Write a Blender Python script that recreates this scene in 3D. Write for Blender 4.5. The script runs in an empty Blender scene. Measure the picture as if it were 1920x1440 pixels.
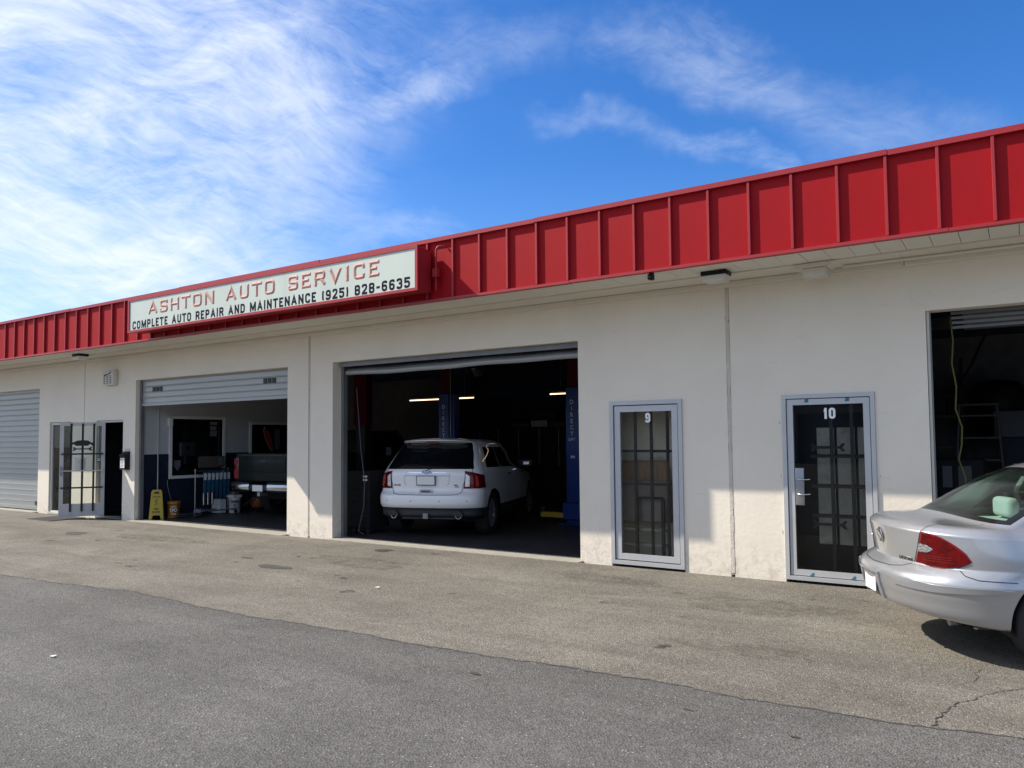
import bpy, bmesh, math, random
import numpy as np
from mathutils import Vector, Matrix
random.seed(7)
S = bpy.context.scene
COL = S.collection
PI = math.pi

# ------------------------------------------------------------------ camera
cam_d = bpy.data.cameras.new('camera')
cam_d.sensor_width = 36.0
cam_d.lens = 27.04
cam_d.shift_y = 0.01523
cam_d.clip_start = 0.05
cam_d.clip_end = 2000
cam = bpy.data.objects.new('camera', cam_d)
COL.objects.link(cam)
YAW, PITCH, ROLL = .584632, .05111, -.009017
fw = Vector((-math.sin(YAW)*math.cos(PITCH), math.cos(YAW)*math.cos(PITCH), math.sin(PITCH)))
rt = Vector((math.cos(YAW), math.sin(YAW), 0))
up = rt.cross(fw)
rt, up = math.cos(ROLL)*rt + math.sin(ROLL)*up, -math.sin(ROLL)*rt + math.cos(ROLL)*up
M = Matrix((rt, up, -fw)).transposed().to_4x4()
M.translation = Vector((0, -9.3, 1.665))
cam.matrix_world = M
S.camera = cam

# ------------------------------------------------------------------ sun, sky, exposure
SUN = Vector((-2.4, -1.0, 2.27)).normalized()          # towards the sun
SUN_EL = math.asin(SUN.z)
SUN_ROT = math.atan2(SUN.x, SUN.y)
sd = bpy.data.lights.new('sun', 'SUN')
sd.energy = 2.9
sd.angle = math.radians(.53)
sd.color = (1.0, .93, .82)
so = bpy.data.objects.new('sun', sd)
so.rotation_euler = SUN.to_track_quat('Z', 'Y').to_euler()
so.location = SUN*60
COL.objects.link(so)

W = bpy.data.worlds.new('World')
S.world = W
W.use_nodes = True
nt = W.node_tree
nt.nodes.clear()
def N(t, **k):
    n = nt.nodes.new(t)
    for a, b in k.items(): setattr(n, a, b)
    return n
def LK(a, b): nt.links.new(a, b)
def MA(op, a, b=None, c=None, clamp=False):
    n = N('ShaderNodeMath', operation=op); n.use_clamp = clamp
    for i, v in enumerate((a, b, c)):
        if v is None: continue
        if isinstance(v, (int, float)): n.inputs[i].default_value = v
        else: LK(v, n.inputs[i])
    return n.outputs[0]
def pxdir(x, y):                                        # direction of a measured cloud, in world space
    d = fw + (x-960)/1442*rt - (y-749.25)/1442*up
    return d.normalized()
outw = N('ShaderNodeOutputWorld')
bg = N('ShaderNodeBackground')
sky = N('ShaderNodeTexSky', sky_type='NISHITA')
sky.sun_disc = False
sky.sun_elevation = SUN_EL
sky.sun_rotation = SUN_ROT
sky.altitude = 100
sky.air_density = 1.0
sky.dust_density = .6
sky.ozone_density = 2.5
hs = N('ShaderNodeHueSaturation')
hs.inputs['Hue'].default_value = .507
hs.inputs['Saturation'].default_value = 1.18
hs.inputs['Value'].default_value = .62
tintn = N('ShaderNodeMix', data_type='RGBA', blend_type='MULTIPLY'); tintn.inputs[0].default_value = 1
tintn.inputs[7].default_value = (.78, .97, 1.18, 1)
LK(sky.outputs[0], tintn.inputs[6]); LK(tintn.outputs[2], hs.inputs['Color'])
tc = N('ShaderNodeTexCoord')
sep = N('ShaderNodeSeparateXYZ'); LK(tc.outputs['Generated'], sep.inputs[0])
az = MA('ARCTAN2', sep.outputs[0], sep.outputs[1]); el = MA('ARCSINE', sep.outputs[2])
cmb = N('ShaderNodeCombineXYZ'); LK(az, cmb.inputs[0]); LK(el, cmb.inputs[1])
# bend the coordinates a little so the wisps curl
wn = N('ShaderNodeTexNoise'); LK(cmb.outputs[0], wn.inputs['Vector']); wn.inputs['Scale'].default_value = 2.6; wn.inputs['Detail'].default_value = 3
wsub = N('ShaderNodeVectorMath', operation='SUBTRACT'); LK(wn.outputs['Color'], wsub.inputs[0]); wsub.inputs[1].default_value = (.5, .5, .5)
wsc = N('ShaderNodeVectorMath', operation='SCALE'); LK(wsub.outputs[0], wsc.inputs[0]); wsc.inputs['Scale'].default_value = .17
wad = N('ShaderNodeVectorMath', operation='ADD'); LK(cmb.outputs[0], wad.inputs[0]); LK(wsc.outputs[0], wad.inputs[1])
def cloud_noise(rot, sx, sy, scale, detail, rough, dist, off):
    mp0 = N('ShaderNodeMapping'); LK(wad.outputs[0], mp0.inputs[0]); mp0.inputs['Rotation'].default_value = (0, 0, math.radians(rot))
    mp = N('ShaderNodeMapping'); LK(mp0.outputs[0], mp.inputs[0])
    mp.inputs['Scale'].default_value = (sx, sy, 1); mp.inputs['Location'].default_value = (off, off*.7, 0)
    n = N('ShaderNodeTexNoise'); LK(mp.outputs[0], n.inputs['Vector'])
    n.inputs['Scale'].default_value = scale; n.inputs['Detail'].default_value = detail
    n.inputs['Roughness'].default_value = rough; n.inputs['Distortion'].default_value = dist
    return n.outputs[0]
n1 = cloud_noise(14, 1, 2.6, 2.6, 10, .62, .5, 3.1)
n2 = cloud_noise(-8, 1, 3.2, 6.5, 9, .66, .8, 7.7)
n3 = cloud_noise(16, 1, 5, 16, 8, .68, .4, 1.3)
def blob(d, inner, outer, amp, src=None):
    v = N('ShaderNodeVectorMath', operation='DOT_PRODUCT'); LK(src or tc.outputs['Generated'], v.inputs[0])
    v.inputs[1].default_value = d
    m = N('ShaderNodeMapRange', interpolation_type='SMOOTHSTEP'); LK(v.outputs['Value'], m.inputs[0])
    m.inputs[1].default_value = math.cos(math.radians(outer)); m.inputs[2].default_value = math.cos(math.radians(inner))
    m.inputs[3].default_value = 0; m.inputs[4].default_value = amp
    return m.outputs[0]
def band(p1, p2, half, over, amp):
    """soft streak along the great circle through two sky directions"""
    a, b = pxdir(*p1), pxdir(*p2); nrm = a.cross(b).normalized(); mid = (a+b).normalized(); r = math.acos(max(-1, min(1, a.dot(b))))/2
    v = N('ShaderNodeVectorMath', operation='DOT_PRODUCT'); LK(wv_dir, v.inputs[0]); v.inputs[1].default_value = nrm
    m = N('ShaderNodeMapRange', interpolation_type='SMOOTHSTEP'); LK(MA('ABSOLUTE', v.outputs['Value']), m.inputs[0])
    m.inputs[1].default_value = math.sin(math.radians(half)); m.inputs[2].default_value = 0; m.inputs[3].default_value = 0; m.inputs[4].default_value = amp
    return MA('MULTIPLY', m.outputs[0], blob(mid, math.degrees(r)*.45, math.degrees(r)+over, 1.0, wv_dir))
# directions wobbled by noise, so the edges of the cloud fields are ragged
dn = N('ShaderNodeTexNoise'); LK(tc.outputs['Generated'], dn.inputs['Vector']); dn.inputs['Scale'].default_value = 5; dn.inputs['Detail'].default_value = 5; dn.inputs['Roughness'].default_value = .6
ds = N('ShaderNodeVectorMath', operation='SUBTRACT'); LK(dn.outputs['Color'], ds.inputs[0]); ds.inputs[1].default_value = (.5, .5, .5)
dk = N('ShaderNodeVectorMath', operation='SCALE'); LK(ds.outputs[0], dk.inputs[0]); dk.inputs['Scale'].default_value = .20
da = N('ShaderNodeVectorMath', operation='ADD'); LK(tc.outputs['Generated'], da.inputs[0]); LK(dk.outputs[0], da.inputs[1])
dz = N('ShaderNodeVectorMath', operation='NORMALIZE'); LK(da.outputs[0], dz.inputs[0]); wv_dir = dz.outputs[0]
tot = blob(pxdir(-150, 100), 12, 31, .92, wv_dir)
for (c, i, o, a) in [((130, 330), 7, 22, .80), ((60, 620), 4, 21, .56), ((430, 300), 0, 13, .46), ((420, 30), 2, 17, .44)]:
    tot = MA('MAXIMUM', tot, blob(pxdir(*c), i, o, a, wv_dir))
for q in [((300, 20), (760, 90), 4.5, 3, .50), ((560, 190), (900, 90), 2.6, 2, .56), ((820, 30), (1080, 60), 3.0, 3, .26), ((1150, 60), (1500, 215), 3.0, 3, .32), ((1400, 180), (1800, 250), 3.4, 4, .26),
          ((1010, 235), (1290, 290), 1.7, 2, .28), ((1250, 285), (1500, 312), 1.6, 2.5, .36), ((420, 400), (830, 450), 2.6, 3, .34), ((200, 520), (700, 380), 4, 4, .36)]:
    tot = MA('MAXIMUM', tot, band(*q))
# unseen cloud added behind the camera to lift the light on the shaded facade
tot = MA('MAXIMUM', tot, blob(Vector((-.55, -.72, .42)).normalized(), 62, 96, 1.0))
nn = MA('ADD', MA('MULTIPLY', n1, .50), MA('ADD', MA('MULTIPLY', n2, .32), MA('MULTIPLY', n3, .20)))
nn = MA('MULTIPLY', MA('SUBTRACT', nn, .415), 4.9, clamp=True)
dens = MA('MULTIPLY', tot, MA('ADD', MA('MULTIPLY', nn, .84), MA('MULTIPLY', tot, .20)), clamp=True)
# thin veil of haze low down and round the sun
lowh = N('ShaderNodeMapRange'); LK(sep.outputs[2], lowh.inputs[0])
lowh.inputs[1].default_value = .34; lowh.inputs[2].default_value = -.02; lowh.inputs[3].default_value = 0; lowh.inputs[4].default_value = .12
glow = blob(SUN, 0, 50, .28)
veil = MA('MAXIMUM', lowh.outputs[0], glow)
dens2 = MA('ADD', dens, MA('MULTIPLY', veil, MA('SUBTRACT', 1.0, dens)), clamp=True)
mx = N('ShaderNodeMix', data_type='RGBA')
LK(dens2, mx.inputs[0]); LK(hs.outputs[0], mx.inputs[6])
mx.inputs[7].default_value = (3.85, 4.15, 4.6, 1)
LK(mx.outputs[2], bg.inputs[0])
bg.inputs[1].default_value = .11
LK(bg.outputs[0], outw.inputs[0])

S.view_settings.view_transform = 'Standard'
S.view_settings.look = 'None'
S.view_settings.exposure = 1.22
S.view_settings.gamma = 1
S.view_settings.use_curve_mapping = False
S.render.engine = 'CYCLES'
S.render.resolution_x = 1024
S.render.resolution_y = 768

# ------------------------------------------------------------------ materials
MATS = {}
def mat(name, col, rough=.6, metal=0., var=0., vscale=4., bump=0., bscale=60., coat=0., spec=.5, emit=None, stretch=None, dirt_or_sparkle=None):
    """plain principled material with procedural tone variation, fine bump and optional dirt blotches"""
    m = bpy.data.materials.new(name); m.use_nodes = True
    t = m.node_tree; nd = t.nodes; b = nd['Principled BSDF']
    b.inputs['Base Color'].default_value = (*col, 1); b.inputs['Roughness'].default_value = rough
    b.inputs['Metallic'].default_value = metal; b.inputs['Coat Weight'].default_value = coat
    b.inputs['Coat Roughness'].default_value = .04
    b.inputs['Specular IOR Level'].default_value = spec
    c = nd.new('ShaderNodeTexCoord')
    vec = c.outputs['Object']
    if stretch:
        mp = nd.new('ShaderNodeMapping'); t.links.new(vec, mp.inputs[0]); mp.inputs['Scale'].default_value = stretch; vec = mp.outputs[0]
    colout = None
    if var > 0:
        n = nd.new('ShaderNodeTexNoise'); t.links.new(vec, n.inputs['Vector'])
        n.inputs['Scale'].default_value = vscale; n.inputs['Detail'].default_value = 7; n.inputs['Roughness'].default_value = .65
        r = nd.new('ShaderNodeMapRange'); t.links.new(n.outputs[0], r.inputs[0])
        r.inputs[1].default_value = .3; r.inputs[2].default_value = .7; r.inputs[3].default_value = 1-var; r.inputs[4].default_value = 1+var
        mu = nd.new('ShaderNodeVectorMath'); mu.operation = 'SCALE'; mu.inputs[0].default_value = col
        t.links.new(r.outputs[0], mu.inputs['Scale']); colout = mu.outputs[0]
    if dirt_or_sparkle:
        dcol, dscale, lo, hi, amt = dirt_or_sparkle
        n = nd.new('ShaderNodeTexNoise'); t.links.new(vec, n.inputs['Vector'])
        n.inputs['Scale'].default_value = dscale; n.inputs['Detail'].default_value = 9; n.inputs['Roughness'].default_value = .7
        r = nd.new('ShaderNodeMapRange'); t.links.new(n.outputs[0], r.inputs[0])
        r.inputs[1].default_value = lo; r.inputs[2].default_value = hi; r.inputs[4].default_value = amt
        x = nd.new('ShaderNodeMix'); x.data_type = 'RGBA'; t.links.new(r.outputs[0], x.inputs[0])
        if colout: t.links.new(colout, x.inputs[6])
        else: x.inputs[6].default_value = (*col, 1)
        x.inputs[7].default_value = (*dcol, 1); colout = x.outputs[2]
    if colout: t.links.new(colout, b.inputs['Base Color'])
    if bump > 0:
        n = nd.new('ShaderNodeTexNoise'); t.links.new(vec, n.inputs['Vector'])
        n.inputs['Scale'].default_value = bscale; n.inputs['Detail'].default_value = 5
        bp = nd.new('ShaderNodeBump'); bp.inputs['Strength'].default_value = bump; bp.inputs['Distance'].default_value = .01
        t.links.new(n.outputs[0], bp.inputs['Height']); t.links.new(bp.outputs[0], b.inputs['Normal'])
    if emit:
        b.inputs['Emission Color'].default_value = (*emit[0], 1); b.inputs['Emission Strength'].default_value = emit[1]
    MATS[name] = m
    return m
def glass(name, tint=(1, 1, 1), ior=1.45, rough=.0, body=0., bodycol=(.02, .02, .02)):
    """thin pane: tinted see-through with a fresnel reflection"""
    m = bpy.data.materials.new(name); m.use_nodes = True
    t = m.node_tree; nd = t.nodes; nd.clear()
    o = nd.new('ShaderNodeOutputMaterial'); tr = nd.new('ShaderNodeBsdfTransparent'); tr.inputs[0].default_value = (*tint, 1)
    gl = nd.new('ShaderNodeBsdfGlossy'); gl.inputs['Roughness'].default_value = rough
    fr = nd.new('ShaderNodeFresnel'); fr.inputs[0].default_value = ior
    mx = nd.new('ShaderNodeMixShader'); t.links.new(fr.outputs[0], mx.inputs[0])
    src = tr
    if body > 0:
        df = nd.new('ShaderNodeBsdfDiffuse'); df.inputs[0].default_value = (*bodycol, 1)
        m2 = nd.new('ShaderNodeMixShader'); m2.inputs[0].default_value = body
        t.links.new(tr.outputs[0], m2.inputs[1]); t.links.new(df.outputs[0], m2.inputs[2]); src = m2
    t.links.new(src.outputs[0], mx.inputs[1]); t.links.new(gl.outputs[0], mx.inputs[2]); t.links.new(mx.outputs[0], o.inputs[0])
    MATS[name] = m
    return m

# ------------------------------------------------------------------ objects
def wmat(o):
    m = o.matrix_basis.copy(); q = o.parent
    while q: m = q.matrix_basis @ m; q = q.parent
    return m
def props(o, label=None, cat=None, group=None, kind=None):
    for k, v in (('label', label), ('category', cat), ('group', group), ('kind', kind)):
        if v: o[k] = v
    return o
def thing(name, label, cat, loc=(0, 0, 0), rotz=0, group=None):
    o = bpy.data.objects.new(name, None); COL.objects.link(o)
    o.location = loc; o.rotation_euler = (0, 0, rotz); o.empty_display_size = .2
    return props(o, label, cat, group)
class B:
    """collects shapes, builds ONE mesh object"""
    def __init__(s): s.v = []; s.f = []; s.sm = []
    def add(s, vs, fs, smooth=False):
        k = len(s.v); s.v += [tuple(v) for v in vs]; s.f += [tuple(i+k for i in f) for f in fs]; s.sm += [smooth]*len(fs); return s
    def box(s, x0, x1, y0, y1, z0, z1):
        vs = [(x, y, z) for z in (z0, z1) for y in (y0, y1) for x in (x0, x1)]
        return s.add(vs, [(0, 2, 3, 1), (4, 5, 7, 6), (0, 1, 5, 4), (2, 6, 7, 3), (0, 4, 6, 2), (1, 3, 7, 5)])
    def bev(s, x0, x1, y0, y1, z0, z1, r, seg=2):
        bm = bmesh.new(); bmesh.ops.create_cube(bm, size=1)
        bmesh.ops.scale(bm, vec=(x1-x0, y1-y0, z1-z0), verts=bm.verts)
        bmesh.ops.translate(bm, vec=((x0+x1)/2, (y0+y1)/2, (z0+z1)/2), verts=bm.verts)
        bmesh.ops.bevel(bm, geom=bm.edges[:], offset=r, segments=seg, profile=.5, affect='EDGES')
        s.add([v.co.copy() for v in bm.verts], [[v.index for v in f.verts] for f in bm.faces], seg > 1); bm.free(); return s
    def prism(s, pts, y0, y1, axis='y', smooth=False):
        """outline extruded: axis y pts=(x,z); axis x pts=(y,z); axis z pts=(x,y)"""
        n = len(pts)
        mk = {'y': lambda a, b, t: (a, t, b), 'x': lambda a, b, t: (t, a, b), 'z': lambda a, b, t: (a, b, t)}[axis]
        vs = [mk(a, b, y0) for a, b in pts]+[mk(a, b, y1) for a, b in pts]
        s.add(vs, [tuple(range(n)), tuple(range(2*n-1, n-1, -1))])
        k = len(s.v)-2*n
        s.f += [(k+i, k+n+i, k+n+(i+1) % n, k+(i+1) % n) for i in range(n)]; s.sm += [smooth]*n
        return s
    def cyl(s, a, b, r0, r1=None, n=16, cap=True, smooth=True):
        a = Vector(a); b = Vector(b); r1 = r0 if r1 is None else r1; d = (b-a).normalized()
        u = d.orthogonal().normalized(); w = d.cross(u)
        vs = [a+r0*(math.cos(2*PI*i/n)*u+math.sin(2*PI*i/n)*w) for i in range(n)]+[b+r1*(math.cos(2*PI*i/n)*u+math.sin(2*PI*i/n)*w) for i in range(n)]
        s.add(vs, [(i, (i+1) % n, n+(i+1) % n, n+i) for i in range(n)], smooth)
        if cap: s.add(vs[:n], [tuple(range(n-1, -1, -1))]); s.add(vs[n:], [tuple(range(n))])
        return s
    def tube(s, pts, r, n=8, closed=False):
        pts = [Vector(p) for p in pts]; m = len(pts); vs = []; u = None
        for i, p in enumerate(pts):
            d = (pts[min(i+1, m-1)]-pts[max(i-1, 0)]).normalized()
            u = d.orthogonal().normalized() if u is None else (u-d*u.dot(d)).normalized()
            w = d.cross(u); vs += [p+r*(math.cos(2*PI*k/n)*u+math.sin(2*PI*k/n)*w) for k in range(n)]
        fs = [(i*n+k, i*n+(k+1) % n, (i+1)*n+(k+1) % n, (i+1)*n+k) for i in range(m-1) for k in range(n)]
        s.add(vs, fs, True); s.add(vs[:n], [tuple(range(n-1, -1, -1))]); s.add(vs[-n:], [tuple(range(n))]); return s
    def lathe(s, prof, c=(0, 0, 0), axis='z', n=32, smooth=True):
        vs = []; m = len(prof)
        for i in range(n):
            ca, sa = math.cos(2*PI*i/n), math.sin(2*PI*i/n)
            for r, h in prof:
                p = {'z': (r*ca, r*sa, h), 'x': (h, r*ca, r*sa), 'y': (r*ca, h, r*sa)}[axis]
                vs.append((p[0]+c[0], p[1]+c[1], p[2]+c[2]))
        fs = [(i*m+k, ((i+1) % n)*m+k, ((i+1) % n)*m+k+1, i*m+k+1) for i in range(n) for k in range(m-1)]
        return s.add(vs, fs, smooth)
    def build(s, name, material, parent=None, label=None, local=False, recalc=True, **k):
        me = bpy.data.meshes.new(name); me.from_pydata(s.v, [], s.f)
        me.polygons.foreach_set('use_smooth', s.sm)
        if recalc:
            bm = bmesh.new(); bm.from_mesh(me); bmesh.ops.recalc_face_normals(bm, faces=bm.faces); bm.to_mesh(me); bm.free()
        me.materials.append(MATS[material] if isinstance(material, str) else material)
        o = bpy.data.objects.new(name, me); COL.objects.link(o)
        if parent:
            o.parent = parent
            if not local: me.transform(wmat(parent).inverted())
        if label: o['label'] = label
        return props(o, **k)
def dupe(o, off=(0, 0, 0), parent=None, name=None):
    c = o.copy(); COL.objects.link(c); c.location = o.location+Vector(off)
    if parent: c.parent = parent
    return c
def dup_tree(root, off):
    c = dupe(root, off)
    for ch in root.children:
        d = ch.copy(); COL.objects.link(d); d.parent = c
        for g in ch.children:
            e = g.copy(); COL.objects.link(e); e.parent = d
    return c
def text_mesh(txt, width=None, height=None, extrude=.002, bold=0., bevel=0., spacing=1., shear=0.):
    """flat lettering in the XZ plane facing -Y, centred; returns verts, faces"""
    cu = bpy.data.curves.new('t', 'FONT'); cu.body = txt; cu.size = 1; cu.offset = bold; cu.extrude = extrude; cu.bevel_depth = bevel
    cu.bevel_resolution = 0; cu.space_character = spacing; cu.shear = shear; cu.resolution_u = 4
    o = bpy.data.objects.new('t', cu); COL.objects.link(o)
    dg = bpy.context.evaluated_depsgraph_get(); me = bpy.data.meshes.new_from_object(o.evaluated_get(dg))
    vs = np.array([v.co[:] for v in me.vertices]); fs = [tuple(p.vertices) for p in me.polygons]
    bpy.data.objects.remove(o); bpy.data.curves.remove(cu); bpy.data.meshes.remove(me)
    x0, x1 = vs[:, 0].min(), vs[:, 0].max(); y0, y1 = vs[:, 1].min(), vs[:, 1].max()
    sx = width/(x1-x0) if width else 1; sy = height/(y1-y0) if height else sx
    if not width: sx = sy
    out = np.stack([(vs[:, 0]-(x0+x1)/2)*sx, -vs[:, 2]*1.0, (vs[:, 1]-(y0+y1)/2)*sy], 1)
    return out, fs
# --- a bold grotesque of our own: every glyph is a few thick strokes in a unit box
_s = 0
GL = {
 'A': (.62, [[(0, 0, _s), (.5, 1, _s), (1, 0, _s)], [(.22, .30, _s), (.78, .30, _s)]]),
 'C': (.54, [[(1, .70, _s), (1, 1), (0, 1), (0, 0), (1, 0), (1, .30, _s)]]),
 'D': (.55, [[(0, 0, _s), (0, 1, _s), (1, 1), (1, 0), (0, 0, _s)]]),
 'E': (.47, [[(1, 1, _s), (0, 1, _s), (0, 0, _s), (1, 0, _s)], [(0, .52, _s), (.9, .52, _s)]]),
 'F': (.46, [[(1, 1, _s), (0, 1, _s), (0, 0, _s)], [(0, .52, _s), (.9, .52, _s)]]),
 'H': (.56, [[(0, 0, _s), (0, 1, _s)], [(1, 0, _s), (1, 1, _s)], [(0, .52, _s), (1, .52, _s)]]),
 'I': (.20, [[(.5, 0, _s), (.5, 1, _s)]]),
 'L': (.46, [[(0, 1, _s), (0, 0, _s), (1, 0, _s)]]),
 'M': (.72, [[(0, 0, _s), (0, 1, _s)], [(1, 0, _s), (1, 1, _s)], [(.02, 1, _s), (.5, .12, _s), (.98, 1, _s)]]),
 'N': (.57, [[(0, 0, _s), (0, 1, _s)], [(1, 0, _s), (1, 1, _s)], [(.02, 1, _s), (.98, 0, _s)]]),
 'O': (.56, [[(0, .5), (0, 1), (1, 1), (1, 0), (0, 0), (0, .5)]]),
 'P': (.53, [[(0, 0, _s), (0, 1, _s), (1, 1), (1, .46), (0, .46, _s)]]),
 'R': (.55, [[(0, 0, _s), (0, 1, _s), (1, 1), (1, .48), (0, .48, _s)], [(.60, .48, _s), (1.02, 0, _s)]]),
 'S': (.53, [[(1, .74, _s), (1, 1), (0, 1), (0, .56), (1, .46), (1, 0), (0, 0), (0, .26, _s)]]),
 'T': (.52, [[(-.08, 1, _s), (1.08, 1, _s)], [(.5, 1, _s), (.5, 0, _s)]]),
 'U': (.55, [[(0, 1, _s), (0, 0), (1, 0), (1, 1, _s)]]),
 'V': (.60, [[(0, 1, _s), (.5, 0, _s), (1, 1, _s)]]),
 '0': (.53, [[(0, .5), (0, 1), (1, 1), (1, 0), (0, 0), (0, .5)]]),
 '1': (.30, [[(.75, 0, _s), (.75, 1, _s)], [(.70, .92, _s), (-.25, .70, _s)]]),
 '2': (.52, [[(0, .74, _s), (0, 1), (1, 1), (1, .58), (0, .06, _s)], [(0, 0, _s), (1, 0, _s)]]),
 '3': (.52, [[(0, .78, _s), (0, 1), (1, 1), (1, .53), (.35, .53, _s)], [(.35, .53, _s), (1, .53), (1, 0), (0, 0), (0, .22, _s)]]),
 '5': (.52, [[(1, 1, _s), (0, 1, _s), (0, .60, _s), (1, .62), (1, 0), (0, 0), (0, .24, _s)]]),
 '6': (.52, [[(1, .80, _s), (1, 1), (0, 1), (0, 0), (1, 0), (1, .55), (.12, .55, _s)]]),
 '8': (.53, [[(0, .75), (0, 1), (1, 1), (1, .52), (0, .52), (0, .75)], [(0, .25), (0, .52), (1, .52), (1, 0), (0, 0), (0, .25)]]),
 '9': (.52, [[(0, .20, _s), (0, 0), (1, 0), (1, 1), (0, 1), (0, .45), (.88, .45, _s)]]),
 '(': (.24, [[(1, 1.08, _s), (.1, .85), (.1, .15), (1, -.08, _s)]]),
 ')': (.24, [[(0, 1.08, _s), (.9, .85), (.9, .15), (0, -.08, _s)]]),
 '-': (.34, [[(0, .46, _s), (1, .46, _s)]]),
 ' ': (.30, [])}
def glyph(ch, ox, oz, h, sx, stem, ridge=0., depth=.0015):
    """stroke glyph as geometry in the XZ plane facing -Y; ridge > 0 gives chiselled faces"""
    wd, strokes = GL[ch]; wd = wd*h*sx; b = B(); hw = stem*h/2; hx = hw*min(1.15, max(.8, sx))
    for si, st in enumerate(strokes):
        P = [(ox+hx+p[0]*(wd-2*hx), oz+hw+p[1]*(h-2*hw)) for p in st]
        shp = [len(p) == 3 for p in st]; closed = st[0][:2] == st[-1][:2] and not shp[0]
        pts = []
        for i, p in enumerate(P):
            if shp[i] or i in (0, len(P)-1): pts.append(Vector((p[0], p[1]))); continue
            a, c, d = Vector(P[i-1]), Vector(p), Vector(P[i+1])
            l1, l2 = (a-c).length, (d-c).length; r = min(.24*h, .48*min(l1, l2) if 1 else 0, .49*(wd-2*hx) if wd > 3*hx else 9)
            u, v = c+(a-c).normalized()*r, c+(d-c).normalized()*r
            for k in range(5):
                t = k/4; pts.append((1-t)**2*u+2*t*(1-t)*c+t*t*v)
        n = len(pts)
        L, R = [], []
        for i, p in enumerate(pts):
            if closed: q0, q1 = pts[(i-1) % (n-1)], pts[(i+1) % (n-1)]
            else: q0, q1 = pts[max(i-1, 0)], pts[min(i+1, n-1)]
            d1 = (p-q0); d2 = (q1-p); d1 = d2 if d1.length < 1e-7 else d1; d2 = d1 if d2.length < 1e-7 else d2
            d1 = d1.normalized(); d2 = d2.normalized(); n1 = Vector((-d1.y, d1.x)); n2 = Vector((-d2.y, d2.x)); m = (n1+n2)
            m = m.normalized() if m.length > 1e-4 else n1; k = hw/max(.42, m.dot(n1)); L.append(p+m*k); R.append(p-m*k)
        if not closed:
            for e, f in ((0, 1), (n-1, n-2)):
                dv = (pts[e]-pts[f]).normalized(); on = st[0 if e == 0 else -1]; edge_ = on[1] in (0, 1) or on[0] in (0, 1) and abs(dv.x) > .98; dd = dv*(hw*(1 if max(abs(dv.x), abs(dv.y)) > .98 else .75) if edge_ or ch in 'T-' else 0)
                L[e] = L[e]+dd; R[e] = R[e]+dd
        y0 = -depth-.0004*si
        if ridge <= 0:
            vs = [(q.x, y0, q.y) for q in L]+[(q.x, y0, q.y) for q in R]+[(q.x, 0, q.y) for q in L]+[(q.x, 0, q.y) for q in R]
            fs = [(i, i+1, n+i+1, n+i) for i in range(n-1)]+[(i, 2*n+i, 2*n+i+1, i+1) for i in range(n-1)]+[(n+i, n+i+1, 3*n+i+1, 3*n+i) for i in range(n-1)]
            if not closed: fs += [(0, n, 3*n, 2*n), (n-1, 3*n-1, 4*n-1, 2*n-1)]
            b.add(vs, fs)
        else:
            C_ = [((q+w)/2) for q, w in zip(L, R)]
            if not closed:
                C_[0] = C_[0]+(C_[1]-C_[0]).normalized()*min(hw, (C_[1]-C_[0]).length*.45); C_[-1] = C_[-1]+(C_[-2]-C_[-1]).normalized()*min(hw, (C_[-2]-C_[-1]).length*.45)
            vs = [(q.x, 0, q.y) for q in L]+[(q.x, 0, q.y) for q in R]+[(q.x, -ridge-.0004*si, q.y) for q in C_]
            fs = [(i, i+1, 2*n+i+1, 2*n+i) for i in range(n-1)]+[(2*n+i, 2*n+i+1, n+i+1, n+i) for i in range(n-1)]
            if not closed: fs += [(0, 2*n, n), (n-1, 2*n-1, 3*n-1)]
            b.add(vs, fs)
    return b, wd
def sign_line(txt, x0, x1, z0, h, y, name, material, parent, stem=.2, gap=.13, ridge=0., depth=.0015):
    tot_ = sum(GL[c][0] for c in txt)*h+gap*h*(len(txt)-1); sx = (x1-x0)/tot_; x = x0
    for c in txt:
        if c != ' ':
            b, wd = glyph(c, x, z0, h, sx, stem, ridge, depth); b.v = [(a, yy+y, zz) for a, yy, zz in b.v]; b.build(name, material, parent, recalc=False)
        x += (GL[c][0]+gap)*h*sx
def text(name, txt, material, centre, width, height, parent=None, extrude=.004, bold=0., bevel=0., rotz=0., tilt=0., **k):
    vs, fs = text_mesh(txt, width, height, extrude, bold, bevel, **k)
    R = Matrix.Rotation(rotz, 3, 'Z') @ Matrix.Rotation(tilt, 3, 'X')
    b = B(); b.add([R @ Vector(v)+Vector(centre) for v in vs], fs)
    return b.build(name, material, parent)
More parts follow.
